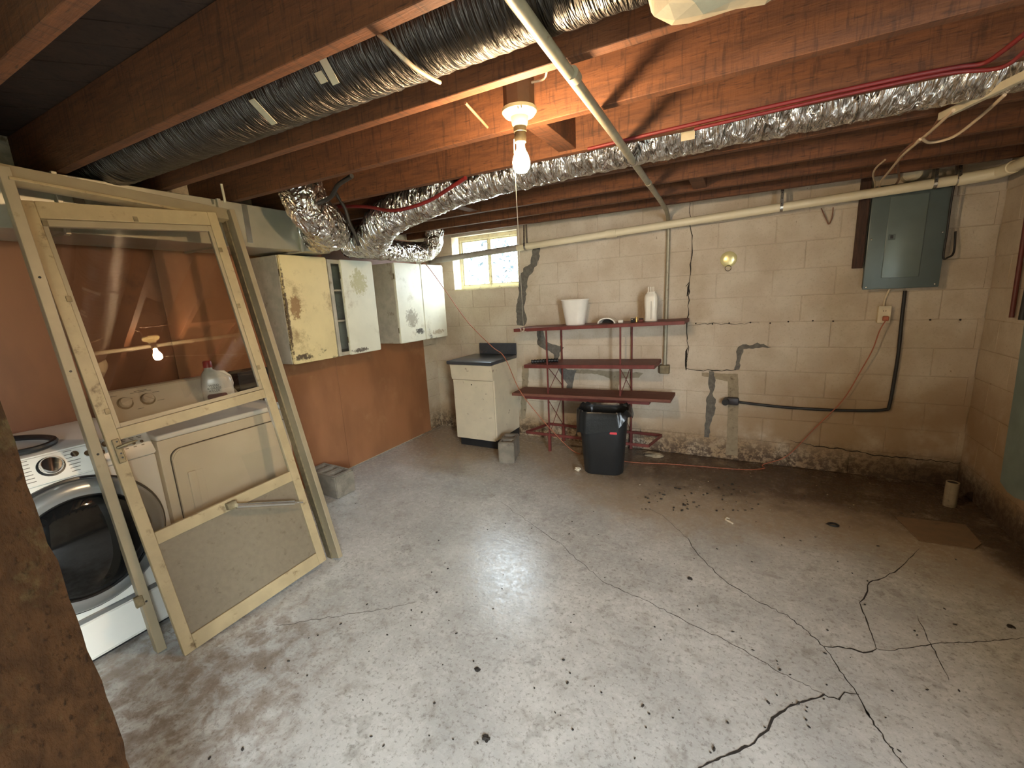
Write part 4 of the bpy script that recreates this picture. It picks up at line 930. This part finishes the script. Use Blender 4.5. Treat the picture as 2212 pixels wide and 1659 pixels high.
S1 = (-1.945, -0.395, 1.212, 1.264); S2 = (-1.85, -0.62, 0.862, 0.897)
sheet('shelf_top', S1[0], S1[1], 3.69, 4.045, S1[2], S1[3], 0.030, MAT['redmetal'])
sheet('shelf_metal', S2[0], S2[1], 3.69, 4.045, S2[2], S2[3], 0.034, MAT['redmetal'])
b = NB(); za, zb = 0.578, 0.612; ang = math.atan2(zb - za, 1.50); bx(b, 0, 1.505, 0, 0.30, -0.028, 0, 0.003, LRS(Vector((-1.985, 3.66, za)), (0, -ang, 0), None)); obj('shelf_plank', b, MAT['redplank'], t)
sheet('shelf_metal', -1.86, -0.66, 3.70, 4.045, 0.548, 0.575, 0.03, MAT['redmetal'])
b = NB(); zl = 0.17
for a, c in (((-1.86, 3.70), (-0.66, 3.70)), ((-0.66, 3.70), (-0.60, 4.03)), ((-0.60, 4.03), (-1.75, 4.03)), ((-1.75, 4.03), (-1.86, 3.70))):
    beam(b, (a[0], a[1], zl), (c[0], c[1], zl + 0.0), 0.012, 0.026, (0, 0, 1), 0.001)
obj('bottom_shelf_frame', b, MAT['redmetal'], t)
for x, (f, r_) in ((0, ('lf', 'lr')), (1, ('rf', 'rr'))):
    a, c = PXS[f], PXS[r_]
    for z0, z1 in ((0.60, 0.85), (0.85, 0.60), (0.17, 0.52), (0.52, 0.17)):
        b = NB(); tube(b, [(a[0], a[1], z0), (c[0], c[1], z1)], 0.0035, 6); obj('cross_brace', b, MAT['redmetal'], t)

# things on the shelves
def topz(x): return shelf_z(S1[2], S1[3], S1[0], S1[1], x) + 0.001
# white waste basket
px_ = ony(1242, 697, 3.84).x; z = topz(px_)
t = thing('waste_basket', 'white plastic waste basket on the top red shelf', 'basket', (px_, 3.85, z))
b = NB(); M = Matrix.Translation((px_, 3.85, z))
loft(b, [(0.175, 0.13, 0.0, 0.06, 0), (0.18, 0.135, 0.006, 0.062, 0), (0.255, 0.185, 0.225, 0.088, 0), (0.268, 0.198, 0.230, 0.094, 0), (0.264, 0.194, 0.236, 0.092, 0), (0.246, 0.176, 0.233, 0.084, 0), (0.17, 0.125, 0.012, 0.058, 0)], M, 10)
obj('basket_body', b, MAT['whiteplastic'], t, True, 50)
# cap-like half bowl
px_ = ony(1312, 690, 3.84).x; z = topz(px_)
t = thing('plastic_scoop', 'white scoop with a dark hollow lying on the top red shelf', 'scoop', (px_, 3.84, z))
b = NB(); M = Matrix.Translation((px_, 3.80, z)); n = 14; A_ = []; B2 = []; C2 = []; D2 = []
for k in range(n + 1):
    a = PI * k / n
    A_.append(b.verts.new(M @ Vector((0.082 * math.cos(a), 0, 0.052 * math.sin(a))))); B2.append(b.verts.new(M @ Vector((0.07 * math.cos(a), 0, 0.042 * math.sin(a)))))
    C2.append(b.verts.new(M @ Vector((0.072 * math.cos(a), 0.15, 0.045 * math.sin(a))))); D2.append(b.verts.new(M @ Vector((0.06 * math.cos(a), 0.14, 0.036 * math.sin(a)))))
for k in range(n):
    b.faces.new((A_[k], A_[k + 1], B2[k + 1], B2[k])); b.faces.new((A_[k], C2[k], C2[k + 1], A_[k + 1])); b.faces.new((B2[k], B2[k + 1], D2[k + 1], D2[k])); b.faces.new((C2[k], D2[k], D2[k + 1], C2[k + 1]))
obj('shell', b, MAT['whiteplastic'], t, True)
b = NB(); b.faces.new([b.verts.new(M @ Vector((0.066 * math.cos(PI * k / n), 0.09, 0.039 * math.sin(PI * k / n) + 0.0005))) for k in range(n + 1)]); obj('dark_lining', b, MAT['dark_plastic'], t)
def shelf_item(u, v, y=3.80):
    p = ony(u, v, y); return Vector((p.x, y, topz(p.x)))
p = shelf_item(1341, 692); b = NB(); bx(b, p.x - 0.022, p.x + 0.022, p.y - 0.015, p.y + 0.015, p.z, p.z + 0.026, 0.006, seg=2)
tag(obj('plug_box', b, MAT['whiteplastic'], None, True, origin=tuple(p)), 'small rounded white plastic block on the top red shelf', 'box')
p = shelf_item(1367, 690); t = thing('black_case', 'small black square case beside the brass cylinder on the shelf', 'case', tuple(p))
b = NB(); bx(b, p.x - 0.016, p.x + 0.016, p.y - 0.012, p.y + 0.012, p.z, p.z + 0.034, 0.002); obj('case_body', b, MAT['dark_plastic'], t)
b = NB(); bx(b, p.x - 0.010, p.x + 0.002, p.y - 0.0135, p.y - 0.0125, p.z + 0.022, p.z + 0.028); obj('case_label', b, MAT['ivory'], t)
p = shelf_item(1375, 692); b = NB(); lathe(b, [(0.010, 0), (0.010, 0.040), (0.007, 0.042), (0.007, 0.046), (0, 0.046)], 16, Matrix.Translation(p)); tag(obj('brass_cylinder', b, MAT['gold'], None, True, origin=tuple(p)), 'small shiny brass cylinder standing on the top red shelf', 'cylinder')
p = shelf_item(1385, 690); t = thing('red_case', 'small dark red case between brass cylinder and white bottle', 'case', tuple(p)); b = NB(); bx(b, p.x - 0.018, p.x + 0.018, p.y - 0.012, p.y + 0.012, p.z, p.z + 0.022, 0.002); obj('case_body', b, MAT['maroon'], t)
b = NB(); bx(b, p.x - 0.018, p.x + 0.018, p.y - 0.012, p.y + 0.012, p.z + 0.0225, p.z + 0.031, 0.002); obj('case_lid', b, MAT['dark_plastic'], t)
p = shelf_item(1406, 692, 3.85); t = thing('white_bottle', 'tall milky white bottle with a broken clear collar on the top red shelf', 'bottle', tuple(p))
b = NB(); loft(b, [(0.098, 0.075, 0, 0.025, 0), (0.105, 0.08, 0.008, 0.03, 0), (0.098, 0.075, 0.07, 0.03, 0), (0.106, 0.08, 0.12, 0.03, 0), (0.110, 0.082, 0.20, 0.03, 0), (0.095, 0.07, 0.228, 0.03, 0), (0.07, 0.055, 0.24, 0.025, 0), (0.07, 0.055, 0.248, 0.025, 0)], Matrix.Translation(p)); bo = obj('bottle_body', b, MAT['milky'], t, True, 50)
b = NB(); bx(b, p.x + 0.006, p.x + 0.009, p.y - 0.0412, p.y - 0.0400, p.z + 0.02, p.z + 0.17); obj('side_seam', b, MAT['print'], t)
b = NB()
for dx in (-0.022, -0.006, 0.008, 0.022): bx(b, p.x + dx - 0.003, p.x + dx + 0.003, p.y - 0.018, p.y - 0.014, p.z + 0.2485, p.z + 0.29, 0.001)
obj('clear_collar', b, MAT['whiteplastic'], t)
# black ribbed handle on the second shelf
pa = ony(1148, 787, 3.76); pb = ony(1206, 781, 3.85); za = shelf_z(S2[2], S2[3], S2[0], S2[1], pa.x) + 0.0205; zb = shelf_z(S2[2], S2[3], S2[0], S2[1], pb.x) + 0.0205; pa.z = za; pb.z = zb
b = NB(); n = 40; tube(b, [pa.lerp(pb, k / n) for k in range(n + 1)], lambda s, a: 0.0175 + 0.0025 * math.sin(s * 60), 14)
tag(obj('ribbed_hose', b, MAT['black'], None, True, 60, origin=tuple(pa)), 'short black ribbed hose lying on the second red shelf', 'hose')

# ------------------------------------------------------------------ waste bin with bag
bc = Vector((-0.985, 3.44, 0)); t = thing('waste_bin', 'black plastic waste bin with a bin bag folded over its rim', 'bin', tuple(bc), 0.18)
Mb = LRS(bc, (0, 0, 0.18), None)
b = NB(); loft(b, [(0.30, 0.22, 0, 0.07, 0), (0.325, 0.245, 0.012, 0.085, 0), (0.40, 0.30, 0.50, 0.10, 0), (0.405, 0.305, 0.545, 0.10, 0), (0.395, 0.295, 0.545, 0.098, 0), (0.315, 0.235, 0.02, 0.08, 0)], Mb, 8); bn = obj('bin_body', b, MAT['bin'], t, True, 50)
b = NB(); r = random.Random(4); n = 72; rings = []
prof = [(0.86, 0.40), (0.93, 0.50), (0.985, 0.556), (1.03, 0.568), (1.075, 0.556), (1.10, 0.52), (1.105, 0.48), (1.12, 0.44)]
base = rrect(0.405, 0.305, 0.10, 17)
m = len(base)
for i, (s, z) in enumerate(prof):
    ring = []
    for k in range(m):
        x, y = base[k]; a = math.atan2(y, x); w = noise.noise(Vector((math.cos(a) * 2.6, math.sin(a) * 2.6, z * 5))) ; w2 = noise.noise(Vector((math.cos(a) * 9, math.sin(a) * 9, z * 8 + 4)))
        drop = 0
        if i >= 5: drop = (i - 4) * (0.060 * noise.noise(Vector((math.cos(a) * 1.5, math.sin(a) * 1.5, 7))) - 0.030 * max(0, math.cos(a - 3.6)) + 0.012 * max(0, math.cos(a + 0.3)))
        ss = s * (1 + 0.030 * w + 0.028 * w2 * (i > 2)) + (0.07 * max(0, math.cos(a - 0.0)) ** 4 * (i - 4) / 3 if i > 4 else 0)
        ring.append(b.verts.new(Mb @ Vector((x * ss, y * ss, z + 0.020 * w2 + 0.014 * w + drop))))
    rings.append(ring)
for A_, B2 in zip(rings, rings[1:]):
    for k in range(m): b.faces.new((A_[k], A_[(k + 1) % m], B2[(k + 1) % m], B2[k]))
b.faces.new(rings[0]); obj('bin_bag', b, MAT['bag'], t, True, 70)
b = NB(); loft(b, [(0.056, 0.002, -0.009, 0.0009, 0), (0.060, 0.002, 0.0, 0.0009, 0), (0.052, 0.002, 0.009, 0.0009, 0)], Mb @ Matrix.Translation((0.09, -0.1465, 0.385)) @ Matrix.Rotation(-0.08, 4, 'X'), 1); obj('red_label', b, MAT['redlabel'], bn)
b = NB(); bmesh.ops.create_icosphere(b, subdivisions=2, radius=1.0); r = random.Random(8); p = onz(1247, 1017)
for v in b.verts: v.co = Vector((v.co.x * 0.028, v.co.y * 0.02, v.co.z * 0.018)) * r.uniform(0.7, 1.25) + p + Vector((0, 0, 0.016))
tag(obj('crumpled_scrap', b, MAT['pale'], None, origin=tuple(p)), 'crumpled pale scrap on the floor beside the black bin', 'scrap')

# ------------------------------------------------------------------ electrical
t = thing('electrical_panel', 'grey steel breaker panel mounted high on the block wall', 'electrical panel', (0.97, 4.0, 1.44))
ex0, ex1, ez0, ez1, ey = 0.765, 1.175, 1.445, 2.14, 3.965
b = NB(); bx(b, ex0 + 0.012, ex1 - 0.012, ey + 0.012, YB - 0.004, ez0 + 0.012, ez1 - 0.005, 0.003); obj('enclosure', b, MAT['panel'], t)
b = NB(); bx(b, ex0, ex1, ey, ey + 0.0115, ez0, ez1, 0.006, seg=2); cv = obj('cover', b, MAT['panel'], t, True)
b = NB(); bx(b, 0.862, 1.062, ey - 0.009, ey - 0.0005, 1.52, 2.06, 0.004, seg=2); dr = obj('panel_door', b, MAT['panel_door'], t, True)
b = NB(); bx(b, 0.874, 0.912, ey - 0.013, ey - 0.0095, 1.775, 1.815, 0.002); lt = obj('door_latch', b, MAT['panel'], dr)
b = NB(); bx(b, 0.885, 0.90, ey - 0.0150, ey - 0.0135, 1.785, 1.806, 0.0006); obj('latch_slide', b, MAT['dark_plastic'], lt) if False else obj('latch_slide', b, MAT['dark_plastic'], dr)
for x, z in ((0.785, 1.79), (1.155, 1.80), (0.785, 1.462), (1.152, 1.465)):
    b = NB(); lathe(b, [(0.006, 0), (0.005, 0.003), (0, 0.004)], 10, axis_to((0, -1, 0), (x, ey, z))); obj('cover_screw', b, MAT['steel'], t, True)
b = NB(); bx(b, 0.706, 0.764, 4.015, YB - 0.003, 1.60, 2.24, 0.003); tag(obj('backing_board', b, MAT['darkwood'], None, origin=(0.735, 4.03, 1.6)), 'narrow dark wooden board beside the grey breaker panel', 'board')
# outlet box
oc = ony(1909, 679, YB - 0.03); t = thing('wall_outlet', 'ivory outlet box with a plugged-in cord below the breaker panel', 'outlet', tuple(oc))
b = NB(); bx(b, oc.x - 0.034, oc.x + 0.034, YB - 0.042, YB - 0.003, oc.z - 0.058, oc.z + 0.058, 0.003); obj('box', b, MAT['ivory'], t)
b = NB(); bx(b, oc.x - 0.037, oc.x + 0.037, YB - 0.047, YB - 0.0425, oc.z - 0.061, oc.z + 0.061, 0.002); pl = obj('cover_plate', b, MAT['ivory'], t)
b = NB()
for dx in (-0.007, 0.006): bx(b, oc.x + dx - 0.0015, oc.x + dx + 0.0015, YB - 0.0478, YB - 0.0471, oc.z + 0.020, oc.z + 0.030)
obj('socket_slots', b, MAT['crack'], pl)
b = NB(); bx(b, oc.x - 0.010, oc.x + 0.022, YB - 0.078, YB - 0.0475, oc.z - 0.045, oc.z - 0.012, 0.004); obj('plug', b, MAT['orange'], t)
b = NB(); tube(b, smooth_path([(oc.x - 0.005, YB - 0.02, oc.z + 0.055), (oc.x + 0.0, YB - 0.015, oc.z + 0.11), (oc.x + 0.02, YB - 0.015, ez0 - 0.0)], 5), 0.006, 8); obj('feed_cable', b, MAT['ivory'], t, True)
# black cable down the wall and along to the stub
P = [ony(1955, 628, 4.035), ony(1948, 690, 4.04), ony(1941, 760, 4.04), ony(1930, 830, 4.04), ony(1921, 876, 4.04), ony(1912, 885, 4.04), ony(1860, 887, 4.04), ony(1780, 885, 4.04), ony(1700, 880, 4.04), ony(1640, 874, 4.04), ony(1592, 868, 4.04)]
b = NB(); tube(b, smooth_path(P, 5), 0.011, 10); tag(obj('power_cable', b, MAT['blackcable'], None, True, origin=tuple(P[-1])), 'thick black cable dropping from the breaker panel and turning along the wall', 'cable')
sp_ = ony(1572, 866, 4.03); t = thing('wall_stub', 'short dark pipe stub in a grey fitting low on the block wall', 'pipe stub', tuple(sp_))
b = NB(); bx(b, sp_.x - 0.01, sp_.x + 0.085, YB - 0.05, YB - 0.002, sp_.z - 0.032, sp_.z + 0.032, 0.012, seg=2); obj('fitting', b, MAT['ductblack'], t, True)
b = NB(); tube(b, [Vector((sp_.x - 0.012, YB - 0.004, sp_.z)), Vector((sp_.x - 0.018, YB - 0.09, sp_.z - 0.002))], 0.027, 16); obj('stub_end', b, MAT['dark_plastic'], t, True)
# round vent cover with ring
vc = ony(1574, 560, YB - 0.004); t = thing('vent_cover', 'shiny round brass cover with a small ring on the block wall', 'vent cover', tuple(vc))
b = NB(); lathe(b, [(0.060, 0.0), (0.062, 0.004), (0.058, 0.009), (0.035, 0.014), (0.0, 0.016)], 32, axis_to((0, -1, 0), vc)); obj('dome', b, MAT['brassplate'], t, True, 60)
b = NB(); c = vc + Vector((0, -0.018, -0.072)); tube(b, [c + Vector((0.022 * math.cos(a), 0, 0.022 * math.sin(a))) for a in [2 * PI * k / 20 for k in range(20)]], 0.003, 6, closed=True); obj('pull_ring', b, MAT['steel'], t, True)
# wires on the block wall right of the strap
def cable(name, label, pts, r, mat, per=6, cat='cable', group=None, seg=7):
    b = NB(); tube(b, smooth_path(pts, per), r, seg); return tag(obj(name, b, mat, None, True, 60, origin=tuple(pts[0])), label, cat, group)
cable('hanging_wire', 'short brown wire bent down from the block wall under the drain pipe', [ony(1774, 450, 4.02), ony(1783, 470, 4.04), ony(1790, 484, 4.045), ony(1797, 470, 4.04), ony(1800, 448, 4.02)], 0.004, MAT['browncable'])
cable('panel_wire', 'black wire hooked down beside the breaker panel', [ony(2062, 392, 3.93), ony(2054, 440, 3.94), ony(2046, 500, 3.945), ony(2038, 555, 3.95), ony(2048, 556, 3.97), ony(2060, 545, 4.0), ony(2064, 500, 4.02)], 0.006, MAT['blackcable'])
# round box behind the wires above the panel
p = ony(1975, 355, 3.98); b = NB(); lathe(b, [(0.055, 0), (0.055, 0.06), (0.05, 0.064), (0, 0.064)], 24, axis_to((0, -1, 0), (p.x, 4.04, 2.20))); tag(obj('round_box', b, MAT['ivory'], None, True, origin=(p.x, 4.04, 2.20)), 'round pale cover on the wall above the breaker panel', 'junction box')
# cables from the raceway to the panel
ra, rb = onz(2032, 252, ZT - 0.020), onz(2228, 156, ZT - 0.020)
b = NB(); beam(b, ra, rb, 0.022, 0.028, (0, 0, 1), 0.002); tag(obj('cable_raceway', b, MAT['tape'], None, origin=tuple(ra)), 'pale plastic cable raceway under the joists near the breaker panel', 'raceway')
g = 'cables feeding the breaker panel'
def under(u, v, dz=0.0, y=3.84):
    a, c = onz(u, v, ZT - 0.022 - dz), ony(u, v, y)
    return a if (a - CPOS).length < (c - CPOS).length else c
cable('panel_feed', 'brown cable sagging from the raceway end to the breaker panel', [ra, under(2010, 285, 0.012), under(1990, 300, 0.016), under(1962, 318, 0.016), under(1940, 345, 0.012), under(1942, 385, 0.012, 3.80), Vector((0.885, 3.985, 2.135))], 0.006, MAT['browncable'], group=g)
cable('panel_feed', 'tan cable dropping straight from raceway to breaker panel', [under(2060, 238, 0.03), under(2020, 275, 0.03), under(1985, 305, 0.03), under(1950, 335, 0.03), under(1925, 365, 0.026), under(1903, 392, 0.024, 3.80), Vector((0.80, 3.985, 2.13))], 0.006, MAT['tancable'], group=g)
cable('panel_feed', 'tan cable sagging low in a loop right of the raceway', [under(2170, 205, 0.01), under(2120, 250, 0.02), under(2060, 295, 0.045), under(2010, 308, 0.045), under(1990, 300, 0.043), under(1978, 310, 0.043)], 0.006, MAT['tancable'], group=g)
cable('panel_feed', 'tan cable bending in a hook above the drain pipe', [under(1912, 345, 0.0), under(1893, 362, 0.01), under(1886, 378, 0.02), under(1890, 395, 0.02, 3.80), Vector((0.775, 3.985, 2.128))], 0.005, MAT['tancable'], group=g)
# red pipes along the joist
yj = JY[11] - 0.012
g = 'red plastic water pipes on the joists'
def clampz(P, hi=ZS - 0.03):
    for p in P: p.z = min(p.z, hi)
    return P
cable('red_pipe', 'red plastic water pipe clipped along the joist above the shiny duct', clampz([ony(1270, 322, yj), ony(1480, 272, yj), ony(1700, 222, yj), ony(1900, 178, yj), ony(2050, 148, yj), ony(2120, 138, yj)] + [ony(2160, 115, yj - 0.06), ony(2215, 72, yj - 0.16)]), 0.0075, MAT['redpex'], group=g)
cable('red_pipe', 'second red water pipe just under the first along the joist', clampz([ony(1500, 279, yj + 0.002), ony(1700, 233, yj + 0.002), ony(1900, 188, yj + 0.002), ony(2050, 158, yj + 0.002), ony(2140, 150, yj - 0.01), ony(2180, 138, yj - 0.05), ony(2220, 105, yj - 0.14)]), 0.0065, MAT['redpex'], group=g)
cable('red_pipe', 'red water pipe sagging across the foil duct near the cabinets', clampz([ony(1006, 384, 2.05), ony(978, 402, 2.08), ony(930, 432, 2.13), ony(880, 450, 2.13), ony(840, 455, 2.14), ony(800, 448, 2.16), ony(760, 446, 2.18), ony(700, 448, 2.25)]), 0.011, MAT['redpex'], group=g)
cable('black_hose', 'black cable looping over the fat foil elbow', [ony(760, 380, 1.75), ony(730, 400, 1.80), ony(715, 425, 1.84), ony(690, 438, 1.88), ony(665, 446, 1.96)], 0.012, MAT['blackcable'])
cable('black_hose', 'black cable hanging between the two foil elbows', [ony(722, 412, 2.05), ony(745, 450, 2.08), ony(755, 480, 2.1), ony(770, 515, 2.12), ony(775, 530, 2.14)], 0.011, MAT['blackcable'])
cable('white_cable', 'white cable draped under the dusty duct between two joists', [onz(818, 74, ZT + 0.02), onz(850, 105, ZT - 0.045), onz(890, 142, ZT - 0.065), onz(925, 165, ZT - 0.055), onz(950, 178, ZT - 0.035)], 0.006, MAT['tancable'])
p = ony(950, 178, JY[9] - 0.01)
# hanging rod beside the frame head and loose cable under joist
cable('hanger_rod', 'short pale hanger rod standing above the trunk duct', [Vector((-2.60, 1.52, ZT + 0.05)), Vector((-2.61, 1.53, 2.12))], 0.007, MAT['tape'], 2, 'rod')
for (u, v, u2, v2, yy, lb) in [(1005, 222, 1053, 275, 1.46, 'bent rusty nail wire under the lit joist left of the lamp')]:
    cable('joist_wire', lb, [onz(u, v, ZT - 0.004), onz((u + u2) / 2, (v + v2) / 2, ZT - 0.012), onz(u2, v2, ZT - 0.015)], 0.005, MAT['browncable'], 3, 'wire')
# vertical conduits on the right wall
for (u, v, u2, v2, r_, m, lb) in [(2212, 511, 2185, 686, 0.012, 'maroon', 'dark red conduit running down the right wall')]:
    a, c = onx(u, v, XR - 0.02), onx(u2, v2, XR - 0.02); a2 = a + (a - c) * 0.9; a2.z = min(a2.z, ZT - 0.07)
    a2 = c + (a - c) * ((a2.z - c.z) / (a.z - c.z)); cable('wall_conduit', lb, [a2, a, c], r_, MAT['maroon'], 2, 'conduit')
c2 = onx(2200, 690, XR - 0.02); cable('wall_conduit', 'black conduit beside the dark red one on the right wall', [Vector((c2.x, c2.y - 0.05, ZT - 0.07)), Vector((c2.x, c2.y - 0.03, c2.z))], 0.014, MAT['blackcable'], 2, 'conduit')

# orange extension cord
P = [Vector((-2.92, 3.58, 1.893)), Vector((-2.855, 3.56, 1.892)), ony(935, 590, 3.52), ony(965, 632, 3.47), ony(1010, 695, 3.44), ony(1062, 748, 3.43), ony(1090, 772, 3.43), ony(1122, 842, 3.50), ony(1160, 893, 3.58), ony(1200, 938, 3.60), onz(1245, 978, 0.01)]
P += [onz(1300, 985, 0.006), onz(1360, 998, 0.006), onz(1440, 1002, 0.006), onz(1520, 1008, 0.006), onz(1600, 1014, 0.006), onz(1650, 1012, 0.006), Vector((0.235, 3.985, 0.02))]
P += [ony(1700, 985, 4.03), ony(1760, 925, 4.03), ony(1820, 865, 4.02), ony(1860, 800, 4.0), ony(1885, 755, 3.985), ony(1900, 715, 3.975), Vector((oc.x + 0.006, YB - 0.082, oc.z - 0.035))]
for p in P: p.y = min(p.y, 4.045)
b = NB(); tube(b, smooth_path(P, 6), 0.0038, 7); tag(obj('extension_cord', b, MAT['orange'], None, True, 60, origin=tuple(P[10])), 'thin orange extension cord from the outlet across the floor up to the cabinets', 'cord')

# ------------------------------------------------------------------ things on the floor
sp_ = onz(2050, 1092); t = thing('floor_pipe', 'short pale pipe standing in the brown corner of the floor', 'pipe', tuple(sp_))
b = NB(); lathe(b, [(0.034, 0.0), (0.034, 0.17), (0.028, 0.17), (0.028, 0.06), (0.0, 0.06)], 20, Matrix.Translation(sp_)); obj('pipe_wall', b, MAT['tanpatch'], t, True)
b = NB(); lathe(b, [(0.0, 0.165), (0.0275, 0.165), (0.0275, 0.16)], 20, Matrix.Translation(sp_)); obj('dark_opening', b, MAT['crack'], t)
P = [onz(u, v, 0.0) for u, v in [(1933, 1117), (1985, 1169), (2105, 1187), (2120, 1176), (2085, 1135)]]
b = NB(); prism(b, [p + Vector((0, 0, 0.001)) for p in P], (0, 0, 0.006)); tag(obj('loose_board', b, MAT['boardthin'], None, origin=tuple(P[1])), 'thin brown board scrap lying flat in the right corner', 'board')
p = onz(1800, 1133, 0.006); b = NB(); tube(b, [p + Vector((0.026 * math.cos(a), 0.018 * math.sin(a), 0)) for a in [2 * PI * k / 20 for k in range(20)]], 0.006, 7, closed=True); tag(obj('rubber_ring', b, MAT['black'], None, True, origin=(p.x, p.y, 0)), 'small black rubber ring lying on the floor', 'ring')
P = [onz(u, v, 0.005) for u, v in [(1583, 1131), (1574, 1126), (1567, 1122), (1570, 1119), (1576, 1121)]]; b = NB(); tube(b, smooth_path(P, 4), 0.0055, 7); tag(obj('plastic_hook', b, MAT['pale'], None, True, origin=tuple(P[0])), 'small pale plastic hook lying on the floor', 'hook')
p = onz(1410, 985); b = NB(); bmesh.ops.create_icosphere(b, subdivisions=2, radius=1.0); r = random.Random(18)
for v in b.verts: v.co = Vector((v.co.x * 0.09, v.co.y * 0.05, max(-0.4, v.co.z) * 0.025)) * r.uniform(0.7, 1.25) + p + Vector((0, 0, 0.012))
tag(obj('plaster_lump', b, MAT['tanpatch'], None, origin=tuple(p)), 'flattened grey lump of plaster beside the black bin on the floor', 'lump')
for (u, v, lb) in [(2185, 1355, 'dark crumpled leaf on the floor by the right wall'), (1032, 1447, 'dark brown splash of dirt crumbs in the middle of the floor'), (1050, 1596, 'brown crumbly clod of dirt on the bare concrete floor'), (1490, 1250, 'small brown dead leaf beside the long crack')]:
    p = onz(u, v); b = NB(); bmesh.ops.create_icosphere(b, subdivisions=2, radius=1.0); r = random.Random(u)
    for q in b.verts: q.co = Vector((q.co.x * 0.012, q.co.y * 0.009, max(-0.3, q.co.z) * 0.005)) * r.uniform(0.3, 1.7) + p + Vector((0, 0, 0.002))
    tag(obj('dirt_clod', b, MAT['debris'], None, origin=tuple(p)), lb, 'dirt')
# small branches of dirt along the edge of the brown band
def crumbs(name, label, mat, n, seed, region, smin, smax):
    r = random.Random(seed); b = NB(); k = 0
    while k < n:
        u, v = r.uniform(*region[0]), r.uniform(*region[1]); p = onz(u, v)
        if p.x < -1.85 and p.y < 1.75 or p.x < XL + 0.1 or p.y > YB - 0.1 or p.x > XR - 0.05: k += 1; continue
        s = r.uniform(smin, smax); M = LRS(p + Vector((0, 0, s * 0.25)), (0, 0, r.uniform(0, 6)), Vector((s * r.uniform(0.8, 2.2), s, s * 0.5)))
        g_ = bmesh.ops.create_icosphere(b, subdivisions=1, radius=0.5, matrix=M); k += 1
    o = obj(name, b, mat, None); tag(o, label, 'crumbs'); o['kind'] = 'stuff'
crumbs('floor_crumbs', 'dark crumbs of dirt scattered over the concrete floor', MAT['debris'], 170, 21, ((380, 2100), (1060, 1640)), 0.004, 0.011)
crumbs('edge_crumbs', 'dark bark-like crumbs along the edge of the brown band', MAT['debris'], 60, 22, ((1390, 1640), (1045, 1105)), 0.006, 0.018)
crumbs('pale_crumbs', 'pale chips scattered near the brown band', MAT['pale'], 40, 23, ((1380, 1900), (1010, 1110)), 0.004, 0.010)
for o in bpy.data.objects:
    if o.type == 'MESH' and o.parent and o.name.split('.')[0] in ('control_lettering', 'console_lettering', 'strap_holes', 'socket_slots', 'clear_collar', 'hinge', 'tape_piece'):
        o['kind'] = 'stuff'
